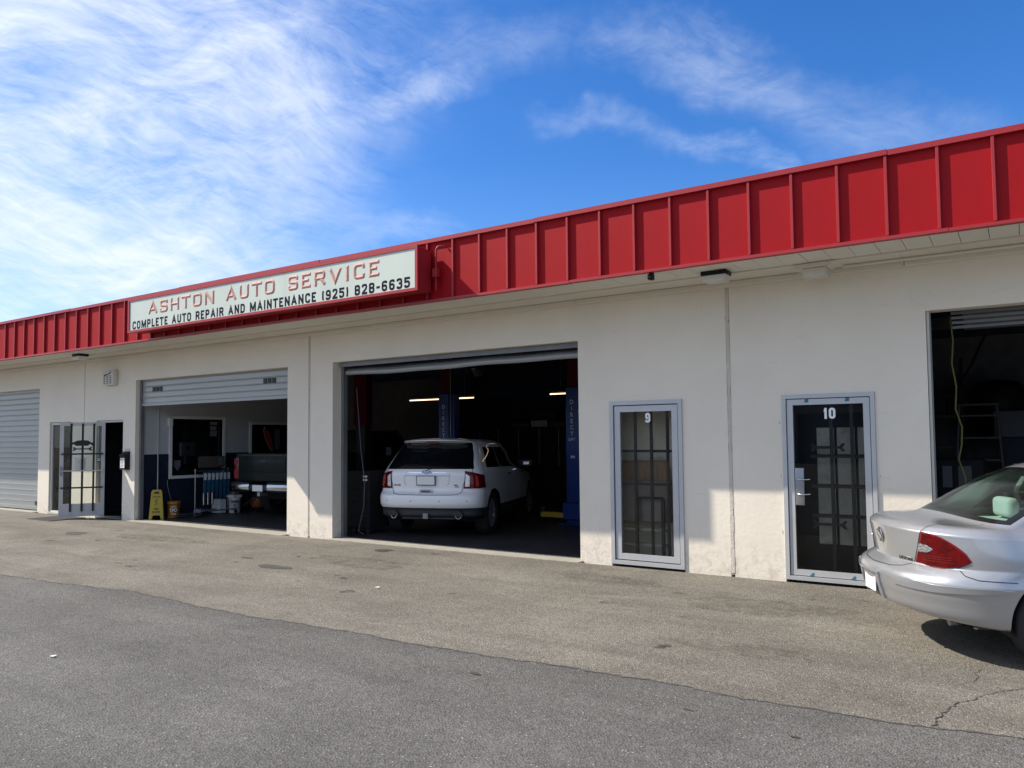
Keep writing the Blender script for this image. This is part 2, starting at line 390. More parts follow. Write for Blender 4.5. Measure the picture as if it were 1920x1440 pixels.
# --- the materials
def wall_material():
    m = mat('painted_concrete', (.78, .71, .60), .85, var=.045, vscale=.9, bump=.28, bscale=22)
    t = m.node_tree; nd = t.nodes; b = nd['Principled BSDF']
    src = b.inputs['Base Color'].links[0].from_socket
    c = nd.new('ShaderNodeTexCoord'); sp = nd.new('ShaderNodeSeparateXYZ'); t.links.new(c.outputs['Object'], sp.inputs[0])
    # scuffs: stretched sideways
    mp = nd.new('ShaderNodeMapping'); mp.inputs['Scale'].default_value = (3.5, 1, 16); t.links.new(c.outputs['Object'], mp.inputs[0])
    n = nd.new('ShaderNodeTexNoise'); n.inputs['Scale'].default_value = 1.0; n.inputs['Detail'].default_value = 8; n.inputs['Roughness'].default_value = .75
    t.links.new(mp.outputs[0], n.inputs['Vector'])
    r = nd.new('ShaderNodeMapRange'); r.inputs[1].default_value = .61; r.inputs[2].default_value = .76; r.inputs[4].default_value = .60
    t.links.new(n.outputs[0], r.inputs[0])
    x = nd.new('ShaderNodeMix'); x.data_type = 'RGBA'; t.links.new(r.outputs[0], x.inputs[0]); t.links.new(src, x.inputs[6]); x.inputs[7].default_value = (.36, .33, .30, 1)
    # splashed grime along the foot
    r2 = nd.new('ShaderNodeMapRange'); r2.inputs[1].default_value = .55; r2.inputs[2].default_value = 0; r2.inputs[4].default_value = 1
    t.links.new(sp.outputs[2], r2.inputs[0])
    n2 = nd.new('ShaderNodeTexNoise'); n2.inputs['Scale'].default_value = 9; n2.inputs['Detail'].default_value = 9; n2.inputs['Roughness'].default_value = .8
    t.links.new(c.outputs['Object'], n2.inputs['Vector'])
    r3 = nd.new('ShaderNodeMapRange'); r3.inputs[1].default_value = .47; r3.inputs[2].default_value = .70; r3.inputs[4].default_value = .85
    t.links.new(n2.outputs[0], r3.inputs[0])
    mu = nd.new('ShaderNodeMath'); mu.operation = 'MULTIPLY'; t.links.new(r2.outputs[0], mu.inputs[0]); t.links.new(r3.outputs[0], mu.inputs[1])
    y = nd.new('ShaderNodeMix'); y.data_type = 'RGBA'; t.links.new(mu.outputs[0], y.inputs[0]); t.links.new(x.outputs[2], y.inputs[6]); y.inputs[7].default_value = (.36, .30, .23, 1)
    t.links.new(y.outputs[2], b.inputs['Base Color'])
wall_material()
mat('joint_sealant', (.58, .52, .44), .9, var=.12, vscale=3, bump=.5, bscale=40, dirt_or_sparkle=((.10, .085, .07), 5, .56, .70, .8))
mat('cream_trim', (.70, .65, .55), .7, var=.04, vscale=2, bump=.15, bscale=30, dirt_or_sparkle=((.28, .25, .2), 3, .62, .8, .5))
mat('soffit_paint', (.74, .70, .61), .7, var=.03, vscale=1.5, bump=.1, bscale=30)
def asphalt(name, base, patchc, spk, oil, seed):
    m = bpy.data.materials.new(name); m.use_nodes = True; t = m.node_tree; nd = t.nodes; b = nd['Principled BSDF']
    b.inputs['Roughness'].default_value = .9; b.inputs['Specular IOR Level'].default_value = .35
    c = nd.new('ShaderNodeTexCoord'); mp = nd.new('ShaderNodeMapping'); mp.inputs['Location'].default_value = (seed, seed*2, 0); t.links.new(c.outputs['Object'], mp.inputs[0])
    def noise(sc, det=6, ro=.65, dist=0, vec=None):
        n = nd.new('ShaderNodeTexNoise'); n.inputs['Scale'].default_value = sc; n.inputs['Detail'].default_value = det; n.inputs['Roughness'].default_value = ro
        n.inputs['Distortion'].default_value = dist; t.links.new(vec or mp.outputs[0], n.inputs['Vector']); return n.outputs[0]
    def rng(v, a, b_, lo=0, hi=1):
        r = nd.new('ShaderNodeMapRange'); t.links.new(v, r.inputs[0])
        for i, q in zip((1, 2, 3, 4), (a, b_, lo, hi)): r.inputs[i].default_value = q
        return r.outputs[0]
    def mix(f, a, bb):
        x = nd.new('ShaderNodeMix'); x.data_type = 'RGBA'; t.links.new(f, x.inputs[0])
        for i, q in ((6, a), (7, bb)):
            if isinstance(q, tuple): x.inputs[i].default_value = (*q, 1)
            else: t.links.new(q, x.inputs[i])
        return x.outputs[2]
    col = mix(rng(noise(.55, 6, .6, .4), .36, .64), base, patchc)
    col = mix(rng(noise(2.3, 7, .7), .50, .72, 0, .5), col, tuple(q*.72 for q in base))
    sm = nd.new('ShaderNodeMapping'); sm.inputs['Scale'].default_value = (.5, 1.6, 1); sm.inputs['Location'].default_value = (seed, 3, 0); t.links.new(c.outputs['Object'], sm.inputs[0])
    col = mix(rng(noise(1.2, 8, .7, .8, sm.outputs[0]), .58, .70, 0, .45), col, tuple(q*1.25 for q in patchc))
    # aggregate: cells of stone in binder
    vo = nd.new('ShaderNodeTexVoronoi'); vo.inputs['Scale'].default_value = 80; t.links.new(mp.outputs[0], vo.inputs['Vector'])
    vsep = nd.new('ShaderNodeSeparateColor'); t.links.new(vo.outputs['Color'], vsep.inputs[0])
    sc_ = nd.new('ShaderNodeVectorMath'); sc_.operation = 'SCALE'; t.links.new(col, sc_.inputs[0]); t.links.new(rng(vsep.outputs[0], 0, 1, .70, 1.30), sc_.inputs['Scale'])
    col = sc_.outputs[0]
    clump = nd.new('ShaderNodeVectorMath'); clump.operation = 'SCALE'; t.links.new(col, clump.inputs[0]); t.links.new(rng(noise(14, 8, .78, .6), .36, .64, .90, 1.09), clump.inputs['Scale'])
    col = clump.outputs[0]
    # broad faint tyre-worn lanes and patches
    tm = nd.new('ShaderNodeMapping'); tm.inputs['Scale'].default_value = (.16, 1.1, 1); tm.inputs['Rotation'].default_value = (0, 0, .10); t.links.new(c.outputs['Object'], tm.inputs[0])
    lane = nd.new('ShaderNodeVectorMath'); lane.operation = 'SCALE'; t.links.new(col, lane.inputs[0]); t.links.new(rng(noise(1.5, 5, .6, .5, tm.outputs[0]), .38, .62, .87, 1.10), lane.inputs['Scale'])
    col = lane.outputs[0]
    # scattered pale stones and dark pits
    near = rng(vo.outputs['Distance'], .45, .35)
    rare = rng(vsep.outputs[1], spk, spk+.004)
    mm = nd.new('ShaderNodeMath'); mm.operation = 'MULTIPLY'; t.links.new(near, mm.inputs[0]); t.links.new(rare, mm.inputs[1])
    col = mix(mm.outputs[0], col, (.42, .40, .36))
    rare2 = rng(vsep.outputs[2], .93, .94, 0, .6)
    m2 = nd.new('ShaderNodeMath'); m2.operation = 'MULTIPLY'; t.links.new(near, m2.inputs[0]); t.links.new(rare2, m2.inputs[1])
    col = mix(m2.outputs[0], col, (.035, .033, .03))
    # small dark drips and oil marks
    vo2 = nd.new('ShaderNodeTexVoronoi'); vo2.inputs['Scale'].default_value = 1.5; vo2.inputs['Randomness'].default_value = 1
    wv = nd.new('ShaderNodeVectorMath'); wv.operation = 'ADD'; t.links.new(mp.outputs[0], wv.inputs[0])
    nz = nd.new('ShaderNodeTexNoise'); nz.inputs['Scale'].default_value = 7; t.links.new(mp.outputs[0], nz.inputs['Vector'])
    nsc = nd.new('ShaderNodeVectorMath'); nsc.operation = 'SCALE'; nsc.inputs['Scale'].default_value = .16; t.links.new(nz.outputs['Color'], nsc.inputs[0]); t.links.new(nsc.outputs[0], wv.inputs[1])
    t.links.new(wv.outputs[0], vo2.inputs['Vector'])
    d2 = rng(vo2.outputs['Distance'], .075, .045, 0, oil)
    s2 = nd.new('ShaderNodeSeparateColor'); t.links.new(vo2.outputs['Color'], s2.inputs[0])
    m3 = nd.new('ShaderNodeMath'); m3.operation = 'MULTIPLY'; t.links.new(d2, m3.inputs[0]); t.links.new(rng(s2.outputs[0], .55, .6), m3.inputs[1])
    col = mix(m3.outputs[0], col, (.05, .047, .042))
    t.links.new(col, b.inputs['Base Color'])
    bp = nd.new('ShaderNodeBump'); bp.inputs['Strength'].default_value = .8; bp.inputs['Distance'].default_value = .008
    ad = nd.new('ShaderNodeMath'); ad.operation = 'ADD'; t.links.new(vo.outputs['Distance'], ad.inputs[0]); t.links.new(noise(38, 6, .7), ad.inputs[1])
    t.links.new(ad.outputs[0], bp.inputs['Height']); t.links.new(bp.outputs[0], b.inputs['Normal'])
    MATS[name] = m
asphalt('old_asphalt', (.150, .134, .111), (.205, .185, .152), .975, .55, 3.1)
asphalt('new_asphalt', (.112, .106, .098), (.138, .131, .121), .985, .35, 11.7)
mat('chipped_concrete', (.42, .37, .31), .95, var=.2, vscale=40)
mat('seam_black', (.062, .057, .05), .95, var=.4, vscale=30)
mat('crack_black', (.055, .050, .043), .95)
def veil_stain(name, col, a):
    m = bpy.data.materials.new(name); m.use_nodes = True; t = m.node_tree; nd = t.nodes; nd.clear()
    o = nd.new('ShaderNodeOutputMaterial'); tr = nd.new('ShaderNodeBsdfTransparent'); d = nd.new('ShaderNodeBsdfDiffuse'); d.inputs[0].default_value = (*col, 1); x = nd.new('ShaderNodeMixShader')
    c = nd.new('ShaderNodeTexCoord'); n = nd.new('ShaderNodeTexNoise'); n.inputs['Scale'].default_value = 5; n.inputs['Detail'].default_value = 9; n.inputs['Roughness'].default_value = .75; t.links.new(c.outputs['Object'], n.inputs['Vector'])
    r = nd.new('ShaderNodeMapRange'); t.links.new(n.outputs[0], r.inputs[0]); r.inputs[1].default_value = .42; r.inputs[2].default_value = .66; r.inputs[4].default_value = a
    t.links.new(r.outputs[0], x.inputs[0]); t.links.new(tr.outputs[0], x.inputs[1]); t.links.new(d.outputs[0], x.inputs[2]); t.links.new(x.outputs[0], o.inputs[0]); MATS[name] = m
veil_stain('faint_stain', (.06, .053, .045), .7)
veil_stain('faint_patch', (.095, .085, .07), .34)
mat('oil_stain', (.062, .056, .047), .8, var=.3, vscale=9, bump=.5, bscale=70)
mat('manhole_iron', (.05, .045, .04), .7, var=.4, vscale=30, bump=.8, bscale=60)
mat('litter_paper', (.75, .75, .74), .8)
mat('concrete_sill', (.34, .315, .265), .85, var=.12, vscale=4, bump=.5, bscale=40, dirt_or_sparkle=((.2, .18, .15), 6, .55, .7, .6))
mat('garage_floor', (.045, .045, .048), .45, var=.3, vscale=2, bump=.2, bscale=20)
mat('red_paint', (.33, .006, .010), .6, var=.08, vscale=1.3, bump=.5, bscale=2.2, spec=.14, dirt_or_sparkle=((.25, .012, .015), 1.8, .56, .74, .5), stretch=(1, 1, .5))
mat('red_paint_sign', (.33, .016, .020), .45, var=.05, vscale=2, bump=.1, bscale=5)
mat('red_trim', (.33, .014, .019), .42, var=.05, vscale=3)
mat('sign_face', (.55, .60, .53), .4, var=.05, vscale=1.1, stretch=(1, 1, .15), dirt_or_sparkle=((.42, .43, .36), 1.6, .55, .75, .5))
mat('copper_letter', (.50, .26, .215), .6, spec=.25, metal=0, var=.3, vscale=9, bump=.1, bscale=12)
mat('letter_navy', (.010, .013, .024), .8, spec=.1)
mat('galvanized_door', (.33, .338, .335), .42, metal=.35, var=.06, vscale=2, stretch=(.3, 1, 4), bump=.1, bscale=14)
mat('galvanized_dark', (.17, .175, .18), .5, metal=.3, var=.15, vscale=2)
mat('vent_black', (.02, .022, .025), .6)
mat('rubber_black', (.016, .016, .017), .75)
mat('aluminium_frame', (.50, .505, .515), .38, metal=.25, var=.05, vscale=3, dirt_or_sparkle=((.3, .28, .25), 2.5, .62, .8, .4))
mat('aluminium_pale', (.56, .54, .50), .5, metal=0, var=.05, vscale=3)
mat('bar_black', (.006, .006, .008), .5)
glass('door_glass', (.93, .94, .93), 1.30)
glass('door_glass_clear', (.88, .90, .88))
glass('office_glass', (.55, .57, .58))
mat('numeral_white', (.85, .85, .85), .5)
mat('tape_blue', (.02, .16, .24), .6)
mat('beige_board', (.82, .73, .58), .8, var=.12, vscale=2.5, dirt_or_sparkle=((.15, .13, .1), 4, .55, .75, .6))
mat('grimy_board', (.42, .40, .35), .7, var=.25, vscale=5, dirt_or_sparkle=((.14, .125, .1), 5, .42, .68, .85))
mat('rusty_sheet', (.28, .17, .10), .75, var=.35, vscale=5, stretch=(6, 1, 1), dirt_or_sparkle=((.33, .29, .24), 8, .6, .7, .7))
mat('rusty_cabinet', (.22, .19, .165), .6, var=.3, vscale=4, stretch=(3, 1, 1), dirt_or_sparkle=((.20, .11, .06), 4, .55, .7, .7))
mat('white_plastic', (.74, .73, .69), .5, var=.03, vscale=4)
mat('cream_box', (.62, .60, .53), .5, var=.05, vscale=8)
mat('lens_plastic', (.66, .65, .60), .25)
mat('box_black', (.02, .02, .022), .4)
mat('paper_white', (.80, .80, .78), .8)
mat('ink_black', (.02, .02, .02), .7)
mat('lobby_dark', (.03, .03, .034), .8, var=.2)
mat('office_wall', (.05, .055, .065), .8, var=.2)
mat('inner_white', (.50, .50, .51), .7, var=.08, vscale=1.5, dirt_or_sparkle=((.2, .2, .2), 2, .6, .8, .4))
mat('inner_navy', (.016, .022, .038), .45, var=.2, vscale=3)
mat('right_bay_wall', (.22, .23, .25), .9, var=.2)
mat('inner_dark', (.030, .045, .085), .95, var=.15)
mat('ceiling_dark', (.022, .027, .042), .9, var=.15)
mat('lift_blue', (.008, .035, .20), .4, var=.1, vscale=4)
mat('lift_red', (.07, .004, .012), .8, var=.1)
mat('lift_letter', (.55, .57, .60), .5)
mat('steel_grey', (.30, .31, .33), .35, metal=.6, var=.1)
mat('dim_steel', (.07, .072, .08), .6)
mat('dim_sheet', (.10, .105, .115), .8)
mat('steel_bright', (.60, .61, .62), .22, metal=.9)
mat('chrome', (.80, .81, .83), .07, metal=1)
mat('tube_light', (.9, .8, .65), .5, emit=((1, .74, .45), 1.15))
mat('locker_black', (.012, .013, .016), .4)
mat('locker_edge', (.30, .30, .31), .3, metal=.5)
mat('cardboard_dark', (.10, .085, .07), .8, var=.15)
mat('yellow_plastic', (.40, .30, .02), .5, var=.06, vscale=6)
mat('orange_plastic', (.48, .19, .015), .45, var=.06, vscale=6)
mat('red_orange', (.26, .06, .02), .45)
mat('wiper_blue', (.02, .11, .20), .5, var=.3, vscale=12)
mat('hose_grey', (.10, .11, .12), .7)
mat('hose_yellow', (.13, .115, .03), .6)
mat('safety_yellow', (.45, .31, .03), .5)
mat('sign_red', (.45, .03, .035), .4)

def translucent(name, col):
    m = bpy.data.materials.new(name); m.use_nodes = True; t = m.node_tree; nd = t.nodes; nd.clear()
    o = nd.new('ShaderNodeOutputMaterial'); a = nd.new('ShaderNodeBsdfDiffuse'); b = nd.new('ShaderNodeBsdfTranslucent'); x = nd.new('ShaderNodeMixShader'); x.inputs[0].default_value = .45
    a.inputs[0].default_value = (*col, 1); b.inputs[0].default_value = (*col, 1)
    t.links.new(a.outputs[0], x.inputs[1]); t.links.new(b.outputs[0], x.inputs[2]); t.links.new(x.outputs[0], o.inputs[0]); MATS[name] = m
translucent('thin_paper', (.85, .85, .82))

for nm_ in ('box_black', 'locker_black', 'inner_navy', 'garage_floor', 'cardboard_dark', 'ceiling_dark', 'inner_dark', 'lift_red', 'office_wall'):
    MATS[nm_].node_tree.nodes['Principled BSDF'].inputs['Specular IOR Level'].default_value = .12
# ================================================================== THE GROUND
def sheet(name, pts, z, material, **k):
    return B().add([(x, y, z) for x, y in pts], [tuple(range(len(pts)))]).build(name, material, kind='structure', **k)
sheet('ground', [(-300, -300), (300, -300), (300, 300), (-300, 300)], -.03, 'old_asphalt')
sheet('asphalt_apron', [(-60, -4.9), (40, -4.9), (40, -.13), (-60, -.13)], 0, 'old_asphalt')
# newer grey overlay, a real 12 mm step with a ragged edge
edge = []
x = -60.0
rr = random.Random(3)
ph = [rr.uniform(0, 6) for _ in range(6)]
def edge_y(x):
    base = np.interp(x, [-60, -13, -10.8, -8.3, -6.06, -4.63, -3.25, -2.24, -1.38, -.48, 0, 40], [-5.6, -4.85, -4.71, -4.45, -4.53, -4.46, -4.42, -4.35, -4.34, -4.30, -4.22, -3.9])
    return base+.018*math.sin(2.3*x+ph[0])+.012*math.sin(7*x+ph[1])+.007*math.sin(23*x+ph[2])+.004*math.sin(61*x+ph[3])
while x < 40:
    step = .035 if -13 < x < 2 else .4
    edge.append((x, edge_y(x)+rr.uniform(-.006, .006)*(step < .1))); x += step
b = B(); n = len(edge)
r10 = random.Random(9); lo_e = [(x, y+.004, .0145) for x, y in edge]; hi_e = [(x, y-.006-.022*r10.random()**2, .0145) for x, y in edge]
B().add(lo_e+hi_e, [(i, i+1, n+i+1, n+i) for i in range(n-1)]).build('asphalt_seam', 'seam_black', kind='structure')
top = [(x, y, .012) for x, y in edge]; foot = [(x, y+.012, -.001) for x, y in edge]; far = [(x, -60, .012) for x, y in edge]
b.add(top+far, [(i, n+i, n+i+1, i+1) for i in range(n-1)])
b.add(top+foot, [(i, i+1, n+i+1, n+i) for i in range(n-1)])
b.build('asphalt_road', 'new_asphalt', kind='structure', recalc=False)
# cracks: narrow ragged strips just proud of the apron
def crack(pts, w, z=.004):
    r2 = random.Random(5); P = [Vector((*p, 0)) for p in pts]; line = []
    for a, c in zip(P[:-1], P[1:]):
        m = max(2, int((c-a).length/.025))
        for i in range(m):
            q = a.lerp(c, i/m); line.append(q+Vector((r2.uniform(-.012, .012), r2.uniform(-.012, .012), 0)))
    line.append(P[-1]); L = []; R = []
    for i, q in enumerate(line):
        d = (line[min(i+1, len(line)-1)]-line[max(i-1, 0)]).normalized(); nn_ = Vector((-d.y, d.x, 0))
        ww = w*(.4+.9*r2.random())*(1 if 2 < i < len(line)-3 else .3)
        L.append((q+nn_*ww/2)+Vector((0, 0, z))); R.append((q-nn_*ww/2)+Vector((0, 0, z)))
    k = len(line)
    B().add(L+R, [(i, i+1, k+i+1, k+i) for i in range(k-1)]).build('pavement_crack', 'crack_black', kind='structure')
crack([(-.49, -4.31), (-.47, -4.05), (-.40, -3.74), (-.28, -3.52), (-.2, -3.37), (-.04, -3.17), (.3, -3.05), (.9, -3.12)], .009)
crack([(-.40, -3.30), (-.31, -3.12), (-.33, -2.95), (-.28, -2.80)], .007)
crack([(-3.1, -4.42), (-2.6, -4.36), (-2.2, -4.36), (-1.9, -4.33)], .004, .014)
def blot(x, y, rx, ry, material, name='oil_stain', z=.004, seed=1):
    r3 = random.Random(seed); ph = [r3.uniform(0, 6) for _ in range(4)]
    pts = []
    for i in range(40):
        a = 2*PI*i/40; k = 1+.18*math.sin(2*a+ph[0])+.12*math.sin(3*a+ph[1])+.07*math.sin(7*a+ph[2])
        pts.append((x+rx*k*math.cos(a), y+ry*k*math.sin(a), z))
    B().add(pts, [tuple(range(40))]).build(name, material, kind='structure')
blot(-8.33, -2.47, .26, .13, 'oil_stain', seed=4)
blot(-14.6, -1.85, .30, .15, 'oil_stain', seed=5)
blot(-8.1, -.62, .17, .10, 'manhole_iron', 'drain_cover', seed=6)
blot(-9.3, -2.15, .10, .05, 'oil_stain', seed=8); blot(-6.9, -2.6, .06, .04, 'oil_stain', seed=9)
blot(-3.28, -4.85, .05, .022, 'oil_stain', z=.017, seed=10)
blot(-1.75, -4.75, .03, .014, 'oil_stain', z=.017, seed=12); blot(-1.1, -4.85, .025, .012, 'oil_stain', z=.017, seed=14)
r12 = random.Random(44)
for i in range(26):                                     # drips in front of the bays
    bx = r12.choice([-13.4, -12.6, -8.2, -7.2, -6.2, -9.5, -3.5]); x_, y_ = bx+r12.uniform(-1.1, 1.1), r12.uniform(-3.6, -.5); k_ = r12.uniform(.02, .07)
    blot(x_, y_, k_*1.5, k_, 'faint_stain', seed=50+i, z=.0035+i*.00002)
for (x_, y_, a_, c_) in ((-2.2, -1.6, .8, .35), (-4.2, -1.0, .7, .25), (-1.9, -3.2, .5, .22), (-7.6, -1.6, .9, .3), (-12.5, -1.5, 1.1, .3)): blot(x_, y_, a_, c_, 'faint_patch', seed=int(x_*-7), z=.003)
for i, (x, y) in enumerate([(-6.33, -6.25), (-6.1, -2.9)]):
    B().add([(x, y, .02), (x+.045, y+.012, .022), (x+.04, y+.04, .028), (x-.004, y+.03, .021)], [(0, 1, 2, 3)]).build(
        'paper_scrap', 'litter_paper', label=['white scrap of litter lying alone on the grey new asphalt', 'tiny white scrap of litter lying on the brown old asphalt'][i], cat='litter')

# ================================================================== THE BUILDING SHELL
bld = thing('auto_shop_building', 'long low cream concrete garage building with red metal fascia and bays', 'building', (0, 0, 0))
WT = .20                                                # wall thickness
XL, XR, ZT = -33.0, 8.0, 3.60
JOINTS = [-25.41, -17.94, -10.43, -2.97, 4.5]
OPEN = [(-24.9, -20.03, 3.0), (-19.5, -18.52, 2.16), (-17.40, -16.32, 2.16), (-15.85, -11.0, 3.0), (-9.85, -5.06, 3.01), (-4.5865, -3.5735, 2.1515), (-2.3465, -1.3435, 2.1515), (-.82, 4.03, 3.0)]
edges_x = [XL]+JOINTS+[XR]
for a, c in zip(edges_x[:-1], edges_x[1:]):
    x0 = a+(.024 if a > -16 else .014); x1 = c-(.024 if c > -16 else .014)
    b = B(); cur = x0
    ops = [o for o in OPEN if o[0] < x1 and o[1] > x0]
    for (p, q, h) in sorted(ops):
        p2, q2 = max(p, x0), min(q, x1)
        if p2 > cur: b.box(cur, p2, 0, WT, -.05, ZT)
        b.box(p2, q2, 0, WT, h, ZT); cur = q2
    if cur < x1: b.box(cur, x1, 0, WT, -.05, ZT)
    bm = bmesh.new()
    o = b.build('wall_panel', 'painted_concrete', bld)
for j in JOINTS:
    hw = .0245 if j > -16 else .0145
    B().box(j-hw, j+hw, .014, .18, 0, ZT-.1).build('joint_strip', 'joint_sealant', bld)
    if hw > .02: B().bev(j-.013, j+.013, .002, .015, 0, ZT-.1, .004, 1).build('sealant_bead', 'joint_sealant', bld)
# the wide old joint beside door 9 has a raised bead of filler
b = B()
for i in range(36):
    z = .02+i*.098; r4 = random.Random(i)
    b.bev(-2.992+r4.uniform(-.004, .004), -2.948+r4.uniform(-.004, .004), -.003-r4.uniform(0, .003), .001, z, z+.0975, .002, 1)
b.build('joint_filler', 'joint_sealant', bld)
# fascia: separate pans between standing ribs
RS = .4455; X0R = -.13; YF = -1.08
ks = range(int((X0R-XR)/RS), int((X0R-XL)/RS)+1)
pan = B()
pan.box(.0, RS, YF, YF+.02, 3.60, 4.40)
p0 = pan.build('fascia_pan', 'red_paint', bld)
r0 = B().bev(-.014, .014, YF-.040, YF+.004, 3.605, 4.395, .003, 1).build('fascia_rib', 'red_trim', bld)
first = True
for k in ks:
    xx = X0R-k*RS
    r5 = random.Random(k*7)
    if first:
        p0.location.x = xx; r0.location.x = xx; first = False; p0.scale.x = .994
    else:
        q = dupe(p0, (xx-p0.location.x, r5.uniform(-.002, .002), 0)); q.parent = bld; q.rotation_euler.z = r5.uniform(-.004, .004); q.rotation_euler.x = 0
        q = dupe(r0, (xx-r0.location.x, 0, 0)); q.parent = bld
# cap flashing in lengths and bottom lip
seams = [XL, -29.3, -25.2, -20.9, -16.4, -12.6, -8.95, -5.05, -1.0, 3.2, XR]
for i, (a, c) in enumerate(zip(seams[:-1], seams[1:])):
    dz = (i % 2)*.006
    B().box(a+.002, c-.002, YF-.046-(i % 2)*.003, .1, 4.395+dz, 4.45+dz).build('cap_flashing', 'red_trim', bld)
    B().box(a+.5, c+.496, YF-.048, YF+.03, 3.565+dz*.5, 3.597+dz*.5).build('drip_edge', 'red_trim', bld)
# soffit planks
YS = -.46
sp0 = B().bev(.002, .240, YF+.032, YS, 3.585, 3.600, .002, 1).build('soffit_plank', 'soffit_paint', bld)
x = XL; first = True; cnt = 0
while x < XR:
    if first: sp0.location.x = x; first = False
    else:
        q = dupe(sp0, (x-sp0.location.x, 0, random.Random(cnt).uniform(-.0015, .0015))); q.parent = bld
    x += .243; cnt += 1
for a, c in zip(seams[:-1], seams[1:]):
    B().box(a, c-.003, YS+.008, -.004, 3.572, 3.6).build('soffit_board', 'cream_trim', bld)
    B().bev(a, c-.004, -.055, -.003, 3.50, 3.569, .008, 2).build('wall_moulding', 'cream_trim', bld)
# roof and inside shell
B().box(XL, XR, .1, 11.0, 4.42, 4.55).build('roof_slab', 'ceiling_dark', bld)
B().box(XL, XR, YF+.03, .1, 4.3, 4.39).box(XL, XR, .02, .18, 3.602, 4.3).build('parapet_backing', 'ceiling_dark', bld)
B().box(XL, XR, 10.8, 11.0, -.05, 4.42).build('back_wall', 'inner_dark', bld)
B().box(XL, XL+.2, WT, 10.8, -.05, 4.42).build('end_wall', 'painted_concrete', bld)
B().box(XR-.2, XR, WT, 10.8, -.05, 4.42).build('end_wall', 'painted_concrete', bld)
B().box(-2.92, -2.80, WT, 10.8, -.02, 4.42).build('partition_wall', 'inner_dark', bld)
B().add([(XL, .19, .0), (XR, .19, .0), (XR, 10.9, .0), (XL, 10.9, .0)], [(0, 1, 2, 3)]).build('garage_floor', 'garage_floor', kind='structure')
for (a, c, h) in OPEN:
    if c-a > 3:
        r6 = random.Random(int(a)); pts = []
        for i in range(30):
            xx = a-.04+(c-a+.08)*i/29; pts.append((xx, -.15-.012*r6.random()))
        pts += [(c+.04, .245), (a-.04, .245)]
        n_ = len(pts)
        B().prism(pts, -.02, .006, 'z').build('door_threshold', 'concrete_sill', bld)
        # thin metal edging round the opening
    r7 = .006
x = -32
while x < XR:                                          # roof joists
    B().box(x, x+.06, .4, 10.7, 4.12, 4.419).build('roof_joist', 'ceiling_dark', bld); x += 1.22

# ================================================================== ROLL-UP DOORS
def slat_mesh(x0, x1, y, h, name, parent, material='galvanized_door'):
    """one curtain slat, z from 0 up to h: flat face, rolled bead and groove"""
    prof = [(0, 0), (-.006, .003), (-.0085, h*.10), (-.0045, h*.20), (-.0035, h*.5), (-.0045, h*.84), (-.007, h-.010), (-.0055, h-.003), (0, h-.0012), (.012, h-.0012), (.012, 0)]
    b = B(); b.prism([(y+a, z) for a, z in prof], x0, x1, 'x')
    return b.build(name, material, parent, local=True)
def rolldoor(x0, x1, zb, zt, h, label, y=.12, vents=None, bar='galvanized_door'):
    root = B().box(x0, x1, y-.02, y+.03, zb, zb+.055).build('roll_up_door', bar, bld, label=label)
    s0 = slat_mesh(x0, x1, y, h, 'slat', root)
    z = zb+.055; first = True; i = 0
    while z < zt:
        if first: s0.location.z = z; first = False
        else: q = dupe(s0, (0, random.Random(i).uniform(-.002, .002), z-s0.location.z)); q.parent = root
        z += h; i += 1
    for s_, e_ in ((x0-.05, x0+.0), (x1, x1+.05)):
        B().box(s_, e_, y-.035, y+.045, 0.006, zt).build('guide_rail', 'galvanized_dark', root)
    for (vx, vz) in (vents or []):
        for k in range(3):
            B().box(vx+k*.125, vx+k*.125+.085, y-.018, y-.006, vz, vz+.095).build('vent', 'vent_black', root)
    return root
d0 = rolldoor(-24.85, -20.08, .03, 3.0, .135, 'closed grey galvanised roll-up door')
B().box(-20.36, -20.22, .12-.03, .12-.012, .14, .25).build('lock_plate', 'galvanized_dark', d0)
B().box(-20.33, -20.25, .12-.04, .12-.03, .16, .23).build('lock', 'vent_black', d0)
rolldoor(-15.78, -11.05, 2.44, 3.02, .118, 'grey roll-up door a fifth lowered', vents=[(-15.40, 2.74), (-11.80, 2.74)])
# middle bay: curtain nearly all rolled up, its bottom bar sagging at one end
d2 = B().prism([(.10, 2.93), (.13, 2.93), (.13, 3.0), (.10, 3.0)], -9.79, -5.12, 'x').build('roll_up_door', 'galvanized_dark', bld, label='rolled-up grey roll-up door with bent bottom bar')
b = B(); n = 40
for i in range(n+1):
    t = i/n; x = -9.74+4.6*t; sag = -.035*math.sin(PI*min(1, t*1.6))*(t < .62)+.008*math.sin(22*t)
    zc = 2.845+.0*t+sag*.5
    b.v += [(x, .36, zc+.11), (x, .30, zc+.085), (x, .20, zc+.02), (x, .19, zc-.03), (x, .24, zc-.05)]
b.f += [(i*5+k, i*5+k+1, (i+1)*5+k+1, (i+1)*5+k) for i in range(n) for k in range(4)]; b.sm += [True]*(n*4)
b.build('bottom_bar', 'galvanized_door', d2, recalc=False)
for k in range(3):
    B().box(-9.35+k*.14, -9.25+k*.14, .285, .3, 2.945, 2.985).build('vent', 'vent_black', d2)
    B().box(-5.75+k*.14, -5.65+k*.14, .285, .3, 2.945, 2.985).build('vent', 'vent_black', d2)
for s_, e_ in ((-9.85, -9.79), (-5.12, -5.06)):
    B().box(s_, e_, .20, .29, .006, 3.0).build('guide_rail', 'galvanized_dark', d2)
